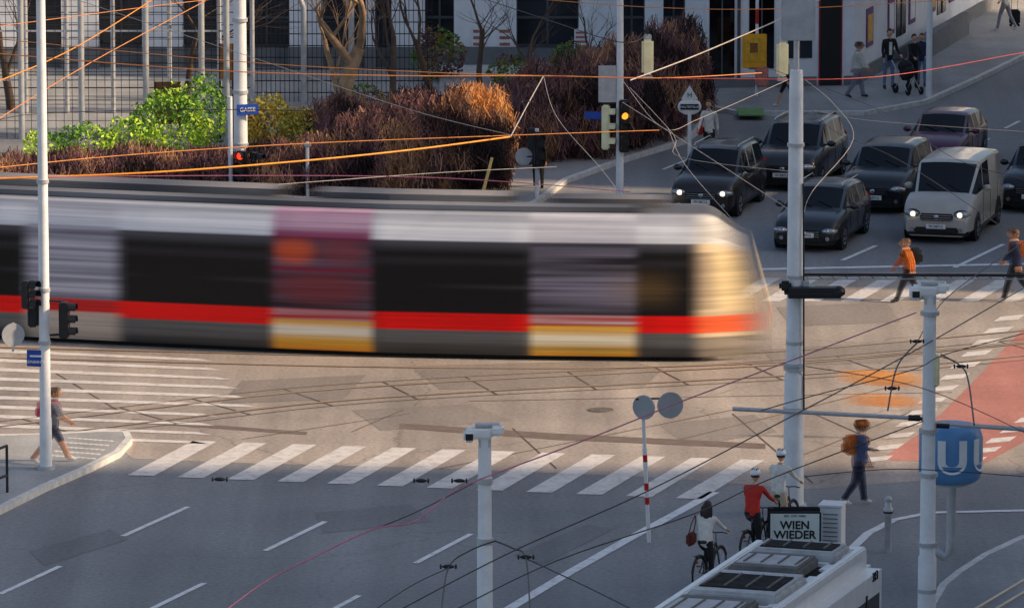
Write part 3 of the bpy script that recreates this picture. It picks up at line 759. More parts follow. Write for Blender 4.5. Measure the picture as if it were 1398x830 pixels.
# ---------------------------------------------------------------- vehicles
def car(name,pfront,L,Wd,H,kind,paint,rz=R(165.5),lights=False,rails=False,plate=True):
    fwd=Vector((-math.sin(rz),math.cos(rz),0)); loc=G(*pfront)-fwd*L/2
    b=MB(); hw=Wd/2
    if kind=='van': prof=[(0,.62,None,.86),(.015,.8,None,.93),(.05,.98,None,.97),(.13,1.12,None,1),(.20,1.2,None,1),(.36,1.22,H-.06,1),(.40,1.22,H,1),(.415,1.22,H,1),(.60,1.22,H+.01,1),(.62,1.22,H+.01,1),(.8,1.22,H,1),(.965,1.22,H-.05,1),(.99,1.15,None,.97),(1,.8,None,.94)]
    elif kind=='suv': prof=[(0,.62,None,.82),(.012,.78,None,.9),(.04,.9,None,.95),(.12,1.0,None,.985),(.24,1.07,None,1),(.285,1.09,None,1),(.40,1.09,H-.07,1),(.45,1.09,H-.01,1),(.50,1.09,H,1),(.52,1.09,H,1),(.68,1.09,H,1),(.70,1.09,H,1),(.84,1.09,H-.04,1),(.92,1.09,H-.10,.98),(.985,1.05,None,.95),(1,.75,None,.9)]
    else: prof=[(0,.55,None,.82),(.012,.68,None,.9),(.04,.77,None,.95),(.12,.87,None,.985),(.25,.94,None,1),(.30,.96,None,1),(.43,.96,H-.06,1),(.47,.96,H-.01,1),(.52,.96,H,1),(.54,.96,H,1),(.68,.96,H-.01,1),(.70,.96,H-.015,1),(.83,.96,H-.06,1),(.93,.96,H-.16,.98),(.99,.90,None,.95),(1,.65,None,.9)]
    rings=[]
    for t,zb,zr,w in prof:
        y=L/2-t*L; w*=hw; g0=.2
        low=.34
        r=[(0,g0),(w*.86,g0),(w*.98,low),(w*1.0,(low+zb)/2),(w*.985,zb-.07),(w*.93,zb)]
        if zr: r+=[(w*.78 if kind!='van' else w*.86,zr-.09),(w*.70 if kind!='van' else w*.79,zr-.015),(w*.4,zr+.015),(0,zr+.025)]
        else: r+=[(w*.80,zb+.02),(w*.72,zb+.03),(w*.4,zb+.045),(0,zb+.05)]
        rings.append((y,r,zr is not None))
    m_=len(rings[0][1]); 
    for sgn in(1,-1):
        vs=[(sgn*x,y,z) for y,r,_ in rings for x,z in r]
        groups={'p':[],'g':[],'b':[]}
        for i in range(len(rings)-1):
            t0,t1=prof[i][0],prof[i+1][0]
            gh0,gh1=rings[i][2],rings[i+1][2]
            for k in range(m_-1):
                f=(i*m_+k,(i+1)*m_+k,(i+1)*m_+k+1,i*m_+k+1)
                if k<=1: g_='b'
                elif k==5 and (gh0 or gh1) and (t1-t0)>.025 and not(kind=='van' and t0>.6): g_='g'
                elif k>=7 and (gh0!=gh1): g_='g'
                elif k==6 and (gh0!=gh1): g_='p'
                else: g_='p'
                groups[g_].append(f)
        for g_,m in(('p',paint),('g',glass),('b',blackp)):
            if groups[g_]: b.add(vs,groups[g_],m,g_=='p')
        n0=len(rings)-1
        b.add(vs[:m_],[tuple(range(m_))],paint); b.add(vs[n0*m_:],[tuple(range(m_))],paint)
    yF=L/2; zh=prof[2][1]
    b.box((0,yF-.03,zh-.28),(Wd*.46,.12,.2),blackp,bev=.03)
    for k in range(3): b.box((0,yF+.035,zh-.34+k*.06),(Wd*.44,.02,.014),chrome)
    b.box((0,yF+.01,.36),(Wd*.62,.12,.16),blackp,bev=.04)
    b.box((0,yF-.02,.27),(Wd*.84,.14,.07),blackp,bev=.03)
    for sgn in(1,-1):
        RT=Matrix.Rotation(-sgn*R(24),4,'Z')
        b.ell((sgn*hw*.70,yF-.16,zh-.20),(.25,.15,.12),blackp,12,8,RT)
        b.ell((sgn*hw*.72,yF-.115,zh-.20),(.23,.16,.095),headoff,12,8,RT)
        b.ell((sgn*hw*.66,yF-.0,zh-.20),(.09,.07,.07),headl if lights else chrome,10,6)
        b.cyl((sgn*hw*.68,yF-.06,.38),(sgn*hw*.68,yF+.03,.38),.055,chrome,n=12)
        ym=L/2-.335*L; zm=prof[6][1]+.08
        b.ell((sgn*(hw+.10),ym,zm),(.12,.07,.09),paint); b.box((sgn*(hw-.02),ym,zm-.03),(.14,.05,.04),blackp)
        for yw in(L/2-.18*L,-L/2+.19*L):
            x0=sgn*(hw-.19);x1=sgn*(hw+.012)
            b.cyl((sgn*(hw-.26),yw,.37),(sgn*(hw+.004),yw,.37),.405,blackp,n=26)
            b.tube([(x0,yw,.33),(x0+sgn*.03,yw,.33),(x1-sgn*.03,yw,.33),(x1,yw,.33)],[.3,.33,.33,.3],rubber,26)
            b.cyl((x1-sgn*.02,yw,.33),(x1+sgn*.006,yw,.33),.205,chrome,n=22); b.cyl((x1,yw,.33),(x1+sgn*.012,yw,.33),.05,blackp,n=10)
            for a in range(5):
                an=a*2*math.pi/5+.3; b.cyl((x1+sgn*.007,yw+math.cos(an)*.13,.33+math.sin(an)*.13),(x1+sgn*.011,yw+math.cos(an)*.13,.33+math.sin(an)*.13),.045,blackp,n=8)
        zb=prof[6][1]
        for ys in(L*.15,-L*.06,-L*.27): b.box((sgn*(hw+.001),ys,(zb+.36)/2),(.008,.012,zb-.42),blackp)
        for ys in(L*-.02,-L*.22): b.box((sgn*(hw+.004),ys,zb-.16),(.03,.17,.03),chrome if kind=='suv' else paint)
        b.box((sgn*(hw-.01),0,.3),(.05,L*.52,.08),blackp)
        if rails: b.tube([(sgn*hw*.68,L*.1,H),(sgn*hw*.68,L*.06,H+.06),(sgn*hw*.68,-L*.34,H+.03),(sgn*hw*.68,-L*.38,H-.04)],.02,chrome,6)
        b.box((sgn*hw*.82,-L/2-.0,prof[6][1]-.12),(.14,.08,.28),red,bev=.03)
    if plate:
        b.box((0,yF+.07,.47),(.52,.02,.12),white); b.text('W·58712',.1,blackp,Matrix.Translation((0,yF+.085,.47))@Matrix.Rotation(math.pi,4,'Z')@TEXTROT,ext=.003)
    b.ell((0,yF+.05,zh-.26),(.07,.02,.06),chrome)
    for sgn in(1,-1): b.tube([(sgn*hw*.72,L/2-.06*L,prof[2][1]+.045),(sgn*hw*.76,L/2-.24*L,prof[4][1]+.045)],.008,blackp,4)
    i0=4 if kind=='van' else 5; y0,z0=L/2-prof[i0][0]*L,prof[i0][1]+.05; y1,z1=L/2-prof[i0+1][0]*L,prof[i0+1][2]
    for xs_ in(-.5,.1): b.tube([(xs_*hw,y0,z0+.02),((xs_+.45)*hw,y0+(y1-y0)*.28,z0+(z1-z0)*.28+.03)],.012,blackp,4)
    return b.done(name,loc,rz)
cp=lambda n,r,g_,b_:mat(n,S(r,g_,b_),.35,.15,.08,2.5,coat=.6)
pg=cp('car_paint_graphite',34,34,37); pbr=cp('car_paint_espresso',42,32,29); ps=cp('car_paint_silver',186,180,170); pm=cp('car_paint_plum',92,38,68); pn=cp('car_paint_midnight',20,21,28)
car('off_road_car',(957,299),4.45,1.80,1.72,'suv',pbr,lights=True,rails=True)
car('off_road_car',(1068,262),4.7,1.9,1.72,'suv',pg,rails=True)
car('estate_car',(1098,345),4.6,1.80,1.50,'est',pg,rails=True)
car('off_road_car',(1191,293),4.6,1.90,1.66,'suv',pn)
car('delivery_van',(1278,333),4.78,1.90,1.97,'van',ps,lights=True)
car('hatchback_car',(1272,236),4.2,1.78,1.48,'est',pm)
car('off_road_car',(1408,292),4.6,1.88,1.66,'suv',pn)
rzb=R(-18.5); Lb=11.0; Wb=2.5
pf=(G(1040,745,3.0)+G(1196,752,3.0))/2; fw=Vector((math.sin(R(18.5)),math.cos(R(18.5)),0)); lb=pf-fw*Lb/2; lb.z=0
b=MB(); bw=mat('bus_white',S(246,247,246),.35,0,.06,coat=.3); bgr=mat('roof_unit_grey',S(196,197,197),.8,0,.15,4,spec=.1); bdk=mat('roof_unit_dark',S(62,61,60),.95,0,.3,5,spec=.03); bmd=mat('roof_unit_mid',S(128,127,125),.95,0,.2,5,spec=.03)
b.box((0,0,1.75),(Wb,Lb,2.6),bw,bev=.28); b.box((0,0,.42),(Wb-.1,Lb-.3,.35),blackp,bev=.05)
b.box((0,0,1.95),(Wb+.02,Lb-.7,1.05),glass,bev=.1); b.box((0,0,1.95),(Wb-.4,Lb+.02,1.05),glass,bev=.1)
for k in range(7): b.box((Wb/2+.006,Lb/2-1.3-k*1.45,1.95),(.03,.08,1.05),blackp)
b.box((0,-.2,3.07),(Wb-.6,Lb-1.2,.06),bdk,bev=.02)
for k,(y0,l,w0) in enumerate([(Lb/2-1.35,.95,1.55),(Lb/2-2.75,1.3,1.3),(Lb/2-4.7,1.9,1.6),(Lb/2-7.0,2.0,1.4)]):
    b.box((0.05*(-1)**k,y0,3.2),(w0,l,.24),bmd if k%2 else bgr,bev=.05)
    b.box((0.05*(-1)**k,y0-.04,3.33),(w0*.86,l*.62,.03),bdk if k%2==0 else bgr,bev=.012)
    for j in range(4): b.box((-w0*.36+j*w0*.24,y0-.04,3.355),(.035,l*.56,.03),bmd,bev=.004)
    b.box((0,y0+l/2+.11,3.13),(1.5,.1,.08),bw,bev=.01)
for s_ in(-1,1):
    b.box((s_*(Wb/2-.30),0,3.12),(.16,Lb-1.0,.16),bw,bev=.03)
    for k in range(8): b.box((s_*(Wb/2-.46),Lb/2-1.2-k*1.1,3.14),(.14,.5,.05),whitebox,bev=.01)
b.box((0,Lb/2-.55,3.1),(Wb-.7,.3,.14),bw,bev=.04)
b.text('313',.24,blackp,Matrix.Translation((Wb/2+.012,Lb/2-.75,2.72))@Matrix.Rotation(R(90),4,'Z')@TEXTROT)
for s_ in(-1,1):
    for yw in(Lb/2-2.6,-Lb/2+2.8): b.cyl((s_*(Wb/2-.3),yw,.48),(s_*(Wb/2+.01),yw,.48),.48,rubber,n=24); b.cyl((s_*(Wb/2),yw,.48),(s_*(Wb/2+.02),yw,.48),.26,galv,n=16)
b.done('city_bus',lb,rzb)
# ---------------------------------------------------------------- people
skin=mat('skin',S(215,165,135),.6,0,.05)
def clothes(n,r,g_,b_): return mat('cloth_'+n,S(r,g_,b_),.85,0,.22,6,bump=.3)
cblk=clothes('black',30,30,34); cnavy=clothes('navy',44,54,86); cjean=clothes('denim',110,132,160); cwht=clothes('white',232,226,216); cred=clothes('red',205,50,38); cpk=clothes('pink',245,60,100); cgry=clothes('grey',150,150,160); corg=clothes('orange',235,130,50); cbl=clothes('blue',80,104,150); ctan=clothes('beige',210,185,155); hairb=mat('hair_dark',S(52,38,32),.6); hairbr=mat('hair_brown',S(100,66,42),.6); shoe=mat('shoe',S(40,38,38),.6); shoew=mat('shoe_white',S(235,232,228),.6); lipm=mat('lips',S(165,85,80),.6)
_ghost={}
def motion_ghost(o,spread,n=3,al=.45):
    """blurred walker: the figure repeated along its walking direction, translucent"""
    me=o.data; V=[v.co.copy() for v in me.vertices]; Fs=[list(p.vertices) for p in me.polygons]; mi=[p.material_index for p in me.polygons]; sm=[p.use_smooth for p in me.polygons]
    nv=[];nf=[];nm=[];ns=[]
    for i in range(n):
        off=(i-(n-1)/2)/(n-1)*2*spread; k0=len(nv)
        for v in V:
            w_=.35+.65*min(1,max(0,v.z/.9)); nv.append((v.x,v.y+off*w_,v.z))
        nf+=[[k+k0 for k in f] for f in Fs]; nm+=mi; ns+=sm
    m2=bpy.data.meshes.new(me.name); m2.from_pydata(nv,[],nf)
    for m in me.materials:
        if m.name not in _ghost:
            c=m.copy(); c.node_tree.nodes['Principled BSDF'].inputs['Alpha'].default_value=al; _ghost[m.name]=c
        m2.materials.append(_ghost[m.name])
    m2.polygons.foreach_set('material_index',nm); m2.polygons.foreach_set('use_smooth',ns); m2.update(); o.data=m2
def person(name,loc,heading,h=1.75,legs=((20,10),(-18,15)),arms=((-20,15,8),(20,20,8)),lean=4,top=cgry,bottom=cblk,hair=hairb,sh=shoe,long=False,pelvis=None,helmet=None,extra=None,bare_leg=False,bare_arm=False,head_turn=0,parent_b=None,zoff=0,blur=0):
    k=h/1.75
    b=parent_b or MB()
    pts=[];rad=[];edges=[];tag=[]
    def P(p,r,t,par=None):
        pts.append(Vector(p)*k); rad.append(r*k); 
        if par is not None: edges.append((par,len(pts)-1)); tag.append(t)
        return len(pts)-1
    la=R(lean); up=Vector((0,math.sin(la),math.cos(la)))
    pel=Vector((0,0,0)); i0=P(pel,(.15),'b')
    sp=P(up*.2,.128,'t',i0); ch=P(up*.38,.155,'t',sp); nk=P(up*.50,.075,'t',ch); n2=P(up*.58+Vector((0,.01,0)),.058,'s',nk)
    hc=(up*.58+Vector((0,.015,.0)))+Vector((0,.01,.115))
    low=0; hands=[]
    for s_,(a,kn) in zip((-1,1),legs):
        a=R(a);kn=R(kn); hp=Vector((s_*.095,0,-.06)); hi=P(hp,.098,'b',i0)
        mid=hp+Vector((s_*.01,math.sin(a)*.22,-math.cos(a)*.22)); mi_=P(mid,.085,'b',hi)
        kp=hp+Vector((s_*.015,math.sin(a)*.43,-math.cos(a)*.43)); ki=P(kp,.062,'b' ,mi_)
        a2=a-kn; ap=kp+Vector((0,math.sin(a2)*.42,-math.cos(a2)*.42)); cf=kp.lerp(ap,.3); ci=P(cf,.06,'l',ki); ai=P(ap,.042,'l',ci)
        ft=ap+Vector((s_*.02,.16*math.cos(min(0,a2)*.6),-.045+.16*math.sin(min(0,a2)*.6))); P(ft,.038,'f',ai); he=ap+Vector((0,-.04,-.04)); P(he,.036,'f',ai)
        low=min(low,ft.z,he.z)
    for s_,(a,el,ab) in zip((-1,1),arms):
        a=R(a);el=R(el);ab=R(ab)
        sh_=up*.455+Vector((s_*.175,0,0)); si=P(sh_,.066,'t',ch)
        d=Vector((s_*math.sin(ab),math.sin(a)*math.cos(ab),-math.cos(a)*math.cos(ab))); ep=sh_+d*.28; ei=P(ep,.046,'t',si)
        d2=Vector((s_*math.sin(ab)*.3,math.sin(a+el),-math.cos(a+el))).normalized(); wp=ep+d2*.25; wi=P(wp,.031,'a',ei)
        hands.append((wp,d2,s_))
    me=bpy.data.meshes.new('sk'); me.from_pydata(pts,edges,[]); o=bpy.data.objects.new('sk',me); scene.collection.objects.link(o)
    md=o.modifiers.new('s','SKIN'); md.use_smooth_shade=True
    for i,sv in enumerate(me.skin_vertices[0].data):
        r=rad[i]; sv.radius=(r,r*(.72 if i in(i0,sp,ch) else 1)); sv.use_root=(i==i0)
    o.modifiers.new('u','SUBSURF').levels=1
    dg=bpy.context.evaluated_depsgraph_get(); dg.update(); ev=bpy.data.meshes.new_from_object(o.evaluated_get(dg))
    zlift=-(low-.036)*k
    z0=(pelvis*k if pelvis else zlift)
    T=Matrix.Translation((0,0,z0+zoff))
    fm={'b':bottom,'l':skin if bare_leg else bottom,'t':top,'s':skin,'f':sh,'a':skin if bare_arm else top}
    grp={}
    for p in ev.polygons:
        c=p.center; best=None;bd=9
        for (i,j),t in zip(edges,tag):
            A_=pts[i];B_=pts[j]; ab_=B_-A_; u=max(0,min(1,(c-A_).dot(ab_)/ab_.length_squared)); d=(A_+ab_*u-c).length-(rad[i]*(1-u)+rad[j]*u)
            if d<bd: bd=d;best=t
        if best=='b' and c.z>.05*k and c.z<.3*k and abs(c.x)<.2: best='t'
        grp.setdefault(best,[]).append(list(p.vertices))
    vv=[v.co.copy() for v in ev.vertices]
    for t,fsx in grp.items(): b.add(vv,fsx,fm[t],True,T)
    bpy.data.objects.remove(o); bpy.data.meshes.remove(me); bpy.data.meshes.remove(ev)
    hc=hc*k; HR=Matrix.Rotation(R(head_turn),4,'Z'); O=b.M.copy(); b.M=O@T@Matrix.Translation(hc)@HR@Matrix.Scale(k,4)
    def hf(p):
        q=p.copy()
        if p.z<0: q.x*=1-.28*(-p.z); q.y*=1-.12*(-p.z)
        if p.y>.9 and abs(p.z+.1)<.3: q.y+=.1
        return q
    b.ell((0,0,0),(.077,.097,.118),skin,16,12,fn=hf)
    b.ell((0,.105,-.012),(.014,.02,.026),skin,8,6)
    for s_ in(-1,1): b.ell((s_*.03,.085,.012),(.013,.01,.008),white,8,5); b.ell((s_*.03,.093,.012),(.006,.005,.006),blackp,6,4); b.ell((s_*.078,0,-.01),(.012,.02,.03),skin,8,6); b.ell((s_*.03,.09,.034),(.018,.008,.005),hair,6,4)
    b.ell((0,.088,-.05),(.024,.008,.007),lipm,8,5)
    def hrf(p):
        q=p.copy()
        if p.y>.25 and p.z<.42: q*=.80
        if p.z<-.35: q*=.8
        return q
    b.ell((0,-.012,.018),(.088,.106,.118),hair,16,12,fn=hrf)
    if long:
        b.ell((0,-.04,.0),(.105,.10,.13),hair,14,10,fn=hrf); b.ell((0,-.085,-.13),(.10,.06,.17),hair,12,10)
        for q in range(7): b.tube([(-.09+q*.03,-.07,.02),(-.11+q*.036,-.10,-.12),(-.10+q*.034,-.09,-.30-.02*(q%3))],[.03,.032,.008],hair,6)
    if helmet:
        b.ell((0,-.005,.05),(.102,.13,.1),helmet,16,10,fn=lambda p:Vector((p.x,p.y,max(p.z,-.25))))
        for s_ in(-.045,0,.045): b.ell((s_,-.02,.13),(.012,.08,.022),blackp,8,5)
    b.M=O
    for wp,d,s_ in hands:
        wp=wp*k; d=d.normalized(); side=Vector((0,1,0)) if abs(d.y)<.7 else Vector((-s_,0,0.2)).normalized()
        side=(side-d*side.dot(d)).normalized(); nm=d.cross(side)
        b.M=O@T
        b.tube([wp,wp+d*.03*k,wp+d*.085*k],[.025*k,.036*k,.034*k],skin,8,flat=.55)
        for q,(o_,l) in enumerate([(-.027,.055),(-.009,.07),(.009,.075),(.027,.065)]):
            p0=wp+d*.075*k+side*o_*k; p1=p0+d*l*.5*k; p2=p1+(d*.6+nm*.5*(-s_)).normalized()*l*.5*k
            b.tube([p0,p1,p2],[.009*k,.0085*k,.007*k],skin,5)
        p0=wp+d*.03*k+side*.03*k; p1=p0+(d+side*.9).normalized()*.03*k; b.tube([p0,p1,p1+d*.028*k],[.011*k,.010*k,.008*k],skin,5)
        b.M=O
    if extra: extra(b,T,k)
    if parent_b is None:
        ob=b.done(name,loc,heading)
        if blur: motion_ghost(ob,blur)
        return ob
def backpack(m):
    def f(b,T,k):
        O=b.M.copy(); b.M=O@T; b.box((0,-.19*k,.33*k),(.28,.17,.42),m,bev=.06); b.box((0,-.29*k,.27*k),(.2,.06,.2),m,bev=.03)
        for s_ in(-.1,.1): b.tube([(s_,-.12,.48*k),(s_,.1,.5*k),(s_,.14,.35*k),(s_,-.05,.2*k)],.018,m,5)
        b.M=O
    return f
def bag(m,x=.25,z=-.05):
    def f(b,T,k):
        O=b.M.copy(); b.M=O@T; b.box((x,.02,z),(.12,.34,.26),m,bev=.04); b.tube([(x,.14,z+.12),(x*.8,.1,z+.35),(x*.7,0,.48),(x*.8,-.1,z+.35),(x,-.12,z+.12)],.012,m,5); b.M=O
    return f
K=.13
person('pedestrian',G(968,223),R(160),1.80,top=cwht,bottom=cblk,hair=hairbr,extra=bag(cred,.26,-.05))
person('pedestrian',G(1213,128)+Vector((0,0,K)),R(200),1.82,legs=((4,2),(-4,3)),arms=((10,50,12),(5,20,10)),top=cblk,bottom=cjean,hair=hairb,extra=lambda b,T,k:(b.box((0,.135,1.28),(.1,.03,.4),cwht,bev=.01)))
person('pedestrian',G(1246,128)+Vector((0,0,K)),R(210),1.66,legs=((3,2),(-6,3)),arms=((25,40,8),(30,35,8)),top=cblk,bottom=cblk)
person('pedestrian',G(1258,124)+Vector((0,0,K)),R(170),1.6,legs=((3,2),(-6,3)),top=cnavy,bottom=cjean,hair=hairbr)
person('pedestrian',G(1372,48)+Vector((0,0,K)),R(60),1.76,top=cwht,bottom=cgry,sh=shoew)
person('pedestrian',G(1074,152)+Vector((0,0,K)),R(75),1.6,legs=((24,8),(-20,25)),top=cblk,bottom=cblk,bare_leg=True,sh=shoew)
person('pedestrian',G(1170,140)+Vector((0,0,K)),R(-80),1.7,top=cwht,bottom=cgry,blur=.05)
person('pedestrian',G(1240,412),R(100),1.62,legs=((28,8),(-24,30)),lean=8,top=corg,bottom=cblk,extra=backpack(cblk),blur=.055)
person('pedestrian',G(1386,412),R(80),1.82,legs=((22,8),(-20,22)),top=cnavy,bottom=cblk,sh=shoew,extra=backpack(corg),blur=.055)
person('pedestrian',G(72,640)+Vector((0,0,K)),R(-75),1.68,legs=((30,5),(-26,18)),arms=((-25,15,8),(25,30,8)),lean=5,top=cgry,bottom=cnavy,bare_leg=True,bare_arm=True,sh=shoew,extra=backpack(cpk),blur=.05)
person('pedestrian',G(1172,690),R(-70),1.76,legs=((16,8),(-18,20)),arms=((20,60,10),(-10,40,10)),top=cbl,bottom=cnavy,helmet=corg,sh=shoew,extra=backpack(corg),blur=.06)
person('pedestrian',G(735,262),R(180),1.6,top=cblk,bottom=cblk,blur=.05)
b=MB(); b.box((0,0,.32),(.36,.22,.5),cblk,bev=.05); b.cyl((-.1,.08,.55),(-.1,.08,.95),.01,galv); b.cyl((.1,.08,.55),(.1,.08,.95),.01,galv); b.cyl((-.1,.08,.95),(.1,.08,.95),.015,blackp)
for s_ in(-.13,.13): b.cyl((s_,-.03,.05),(s_,.03,.05),.045,rubber)
b.done('suitcase',G(1385,42)+Vector((0,0,K)))
b=MB()
for s_ in(-.24,.24):
    b.cyl((s_,-.4,.12),(s_+.04,-.4,.12),.12,rubber,n=16); b.cyl((s_,.3,.15),(s_+.04,.3,.15),.15,rubber,n=16)
    b.tube([(s_,.3,.15),(s_,0,.5),(s_,.35,.85),(s_,.5,1.0)],.015,galv,6); b.tube([(s_,-.4,.12),(s_,0,.5)],.015,galv,6)
b.cyl((-.24,.5,1.0),(.24,.5,1.0),.02,blackp); b.ell((0,0,.62),(.22,.36,.2),cblk,12,8,Matrix.Rotation(R(-25),4,'X')); b.ell((0,.1,.82),(.23,.25,.22),cblk); b.done('pushchair',G(1238,134)+Vector((0,0,K)),R(30))
def bicycle(b,fc):
    for y in(-.52,.54):
        pts=[(0,y+math.cos(a)*.335,.345+math.sin(a)*.335) for a in [2*math.pi*i/28 for i in range(29)]]
        b.tube(pts,.02,rubber,6,cap=False); pts=[(0,y+math.cos(a)*.31,.345+math.sin(a)*.31) for a in [2*math.pi*i/28 for i in range(29)]]; b.tube(pts,.01,chrome,5,cap=False)
        for i in range(12): a=math.pi*2*i/12; b.tube([(0,y,.345),(0,y+math.cos(a)*.31,.345+math.sin(a)*.31)],.0025,chrome,3)
        b.cyl((-.05,y,.345),(.05,y,.345),.02,chrome)
        pts=[(0,y+math.cos(a)*.37,.345+math.sin(a)*.37) for a in [R(20)+R(150)*i/9 for i in range(10)]]; b.tube(pts,.022,dark,5)
    bb=(0,-.08,.3); st_=(0,-.2,.82); hd=(0,.36,.82)
    for a,c in((bb,st_),(bb,hd),((0,-.18,.72),hd),((0,-.52,.345),bb),((0,-.52,.345),(0,-.18,.72)),(hd,(0,.54,.345))): b.cyl(a,c,.018,fc,n=8)
    b.cyl(st_,(0,-.22,.92),.014,chrome); b.ell((0,-.24,.94),(.08,.14,.04),blackp); b.cyl(hd,(0,.33,1.02),.014,chrome)
    b.tube([(-.29,.2,1.05),(-.15,.32,1.04),(0,.33,1.02),(.15,.32,1.04),(.29,.2,1.05)],.013,blackp,6)
    b.tube([(0,-.5,.72),(0,-.7,.72)],.06,dark,4,flat=.2); b.cyl((0,-.62,.6),(0,-.66,.6),.03,red)
    b.cyl((-.03,-.08,.3),(.03,-.08,.3),.08,chrome); b.tube([(.03,-.08,.3),(.12,-.02,.18)],.012,chrome,5); b.tube([(-.03,-.08,.3),(-.12,-.14,.42)],.012,chrome,5)
    b.box((.15,-.02,.18),(.1,.08,.02),blackp); b.box((-.15,-.14,.42),(.1,.08,.02),blackp)
def cyclist(px,head,h,fc,**kw):
    b=MB(); bicycle(b,fc); O=b.M.copy(); b.M=Matrix.Translation((0,-.22,0))
    person('x',None,0,h,pelvis=1.02,parent_b=b,zoff=0,**kw); b.M=O; b.done('cyclist',G(*px),head)
HD=R(-24)
cyclist((968,800),HD,1.66,dark,legs=((58,72),(8,4)),arms=((48,18,12),(48,18,12)),lean=14,top=cwht,bottom=cblk,hair=hairb,long=True,extra=bag(clothes('bag_brown',110,50,40),-.3,-.0))
cyclist((1032,765),HD,1.8,dark,legs=((62,70),(10,6)),arms=((44,18,14),(44,18,14)),lean=14,top=cred,bottom=cblk,helmet=whitebox,sh=shoew)
cyclist((1068,735),HD,1.78,dark,legs=((60,70),(10,6)),arms=((44,18,14),(44,18,14)),lean=10,top=cwht,bottom=ctan,helmet=whitebox)
sm_=attrmat('motion_smear',.9,True,.1); b=MB(); cols=[]
g=G(1205,600); 
def smear(b,x0,x1,yc0,yc1,hw,col,a0):
    rows=[];n=24
    for i in range(n+1):
        t=i/n; px=x0+(x1-x0)*t; v=XZ(px,yc0+(yc1-yc0)*t,g.y); r_=hw*(.75+.25*math.sin(math.pi*t))
        for k in range(12):
            a=2*math.pi*k/12; q=(v.x,v.y+math.cos(a)*r_*.5,v.z+math.sin(a)*r_); rows.append(q); cols.append((*col,a0*math.sin(math.pi*min(1,max(0,t)))**.8*(.25+.75*abs(math.cos(a)))))
    b.add(rows,[(i*12+k,(i+1)*12+k,(i+1)*12+(k+1)%12,i*12+(k+1)%12) for i in range(n) for k in range(12)],sm_,True)
smear(b,1140,1268,513,520,.18,S(255,175,75),.6); smear(b,1150,1262,545,549,.15,S(255,170,70),.55); smear(b,1150,1250,590,596,.3,S(60,50,60),.10)
b.done('passing_cyclist',cols=cols)
# ---------------------------------------------------------------- overhead wires
wd=mat('wire_dark',S(54,49,52),.5,.2); wo=mat('wire_sunlit',S(250,155,50),.5,.1); wo2=mat('wire_sunlit_dull',S(225,145,80),.5,.1); wl=mat('wire_light',S(185,175,168),.5,.1); wp_=mat('wire_pink',S(190,110,140),.6)  # orange wires have the sun's glow painted into their colour
def wire(pts,z,m,r=.014,nm='overhead_wire'):
    P_=smooth([G(x,y,z if not hasattr(z,'__len__') else z[i]) for i,(x,y) in enumerate(pts)],6)
    b=MB(); b.tube(P_,r,m,5,cap=False); b.done(nm)
wire([(-30,245),(200,236),(400,221),(560,205),(697,187)],6,wo,.022)
wire([(-30,232),(160,213),(400,197),(700,185),(900,178)],6,wo2,.011)
wire([(-30,243),(300,240),(600,243),(860,262)],6,wp_,.010); wire([(380,252),(600,236),(760,228)],6,wl,.008)
wire([(-30,122),(90,72),(196,8),(215,-8)],6,wo,.016); wire([(-30,180),(120,88),(280,2)],6,wo2,.013); wire([(-30,40),(200,10),(330,-5)],6,wo2,.010)
wire([(-20,72),(170,88),(340,99),(560,104),(742,104),(900,107),(1040,100)],6.5,wo2,.014)
wire([(-20,52),(320,84),(560,98),(742,104)],6.5,wo2,.01); wire([(80,-8),(330,74),(560,150),(700,185)],6.3,wl,.008)
wire([(742,104),(722,140),(697,187)],6.4,wl,.014); wire([(742,104),(760,160),(820,230),(850,270)],6.4,wl,.006)
wire([(860,110),(950,76),(1080,20),(1130,-6)],6.5,wl,.018); wire([(742,104),(1000,108),(1200,105),(1398,72),(1440,66)],6.5,mat('wire_red',S(190,80,80),.5),.010)
wire([(640,-8),(740,25),(846,58),(884,48)],6.5,wd,.012); wire([(690,-5),(880,10),(1085,12),(1398,-6)],6.5,wo2,.010)
wire([(1040,90),(1200,150),(1300,215),(1398,245)],6,wd,.007); wire([(850,140),(960,210),(1083,290)],6.3,wl,.007); wire([(850,110),(905,175),(960,160),(1085,105)],6.3,wl,.006)
wire([(1100,110),(1138,142),(1165,190),(1110,260),(1098,290)],6.3,wl,.006); wire([(860,120),(920,185),(930,215),(1085,235)],6.3,wl,.006)
wire([(1110,150),(1190,165),(1398,180)],6.3,wl,.006); wire([(1098,135),(1140,180),(1230,220),(1398,330)],6.3,wd,.008); wire([(912,175),(935,225),(1000,300)],6.3,wl,.006)
wire([(305,835),(360,795),(420,764),(510,722),(565,712),(615,673),(650,656),(800,600),(930,548),(1085,490),(1250,427)],5.5,wp_,.013)
wire([(510,722),(565,700),(645,660)],5.5,wd,.010)
wire([(540,835),(700,752),(880,672),(1062,578),(1250,478),(1420,380)],5.6,wd,.012); wire([(615,835),(760,765),(950,700),(1060,650),(1260,575)],5.6,wd,.011)
wire([(1100,500),(1260,530),(1420,600)],5.6,wd,.008); wire([(1040,560),(1110,540),(1245,505),(1290,484),(1398,455)],5.8,wd,.010)
wire([(676,738),(640,752),(612,775),(602,840)],5.4,wd,.014); wire([(676,738),(700,748),(718,762),(724,840)],5.4,wd,.014); wire([(718,762),(800,800),(880,840)],5.4,wd,.011); wire([(612,775),(560,800),(500,840)],5.4,wd,.009)
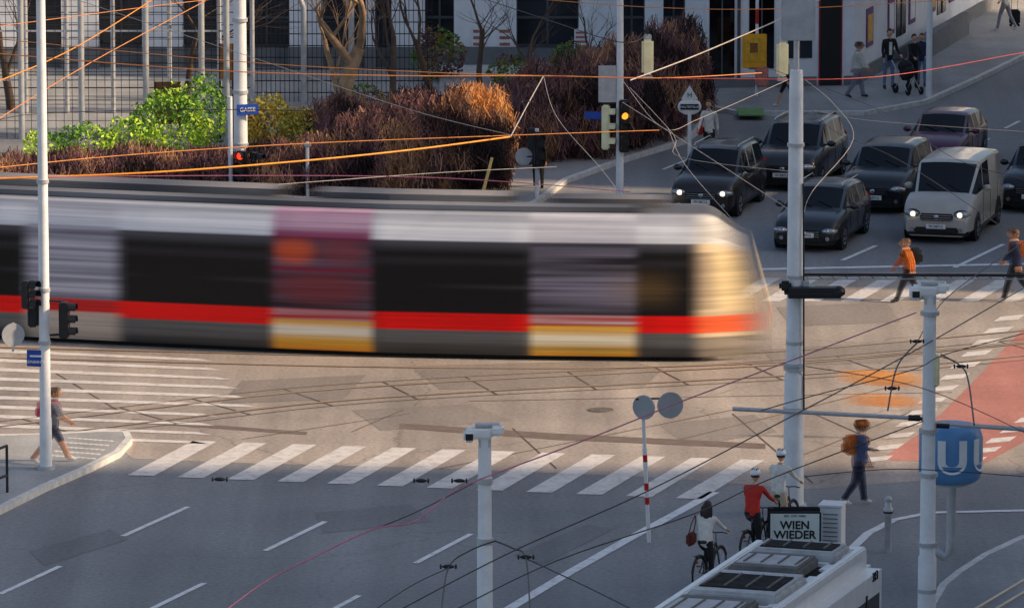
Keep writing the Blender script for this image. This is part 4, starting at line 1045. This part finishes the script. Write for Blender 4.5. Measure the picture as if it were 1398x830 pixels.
wire([(1252,468),(1225,500),(1212,560)],5.6,wd,.016); wire([(1285,484),(1312,500),(1322,520),(1330,580)],5.6,wd,.016); wire([(1252,468),(1268,440),(1300,400),(1398,330)],5.6,wd,.010)
wire([(1100,650),(1230,640),(1398,650)],5.6,wd,.008); wire([(-20,170),(60,155),(330,150),(600,158)],6,wd,.01)
b=MB()
for (x,y,z) in [(612,773,5.4),(718,760,5.4),(627,656,5.5),(575,656,5.5),(1252,466,5.6),(1218,530,5.6),(300,654,5.5),(742,104,6.4),(720,140,6.4),(885,108,6.4),(1312,500,5.6)]:
    p=G(x,y,z); b.ell(p,(.10,.035,.035),blackp,10,6); b.ell(p+Vector((.12,0,0)),(.02,.045,.045),dark,8,6); b.ell(p-Vector((.12,0,0)),(.02,.045,.045),dark,8,6)
b.done('wire_insulator')
# ---------------------------------------------------------------- light, world, camera
EL=31.0; AZ=101.0
to=Vector((math.sin(R(AZ))*math.cos(R(EL)),math.cos(R(AZ))*math.cos(R(EL)),math.sin(R(EL))))
sd=bpy.data.lights.new('sun','SUN'); sd.energy=5.0; sd.angle=R(2.0); sd.color=(1,.75,.49)
so=bpy.data.objects.new('sun',sd); so.rotation_euler=to.to_track_quat('Z','Y').to_euler(); scene.collection.objects.link(so)
w=bpy.data.worlds.new('World'); scene.world=w; w.use_nodes=True; nt=w.node_tree; bg=nt.nodes['Background']
sk=nt.nodes.new('ShaderNodeTexSky'); sk.sky_type='NISHITA'; sk.sun_disc=False; sk.sun_elevation=R(EL); sk.sun_rotation=R(AZ); sk.dust_density=2.5; sk.ozone_density=.8
nt.links.new(sk.outputs['Color'],bg.inputs['Color']); bg.inputs['Strength'].default_value=.15
cd=bpy.data.cameras.new('camera'); cd.sensor_width=36; cd.lens=F/1398*36; cd.clip_start=1; cd.clip_end=4000
co=bpy.data.objects.new('camera',cd); co.location=(0,0,CH); co.rotation_euler=(R(90)-P,0,0); scene.collection.objects.link(co); scene.camera=co
scene.view_settings.view_transform='Standard'; scene.view_settings.look='None'; scene.view_settings.exposure=0
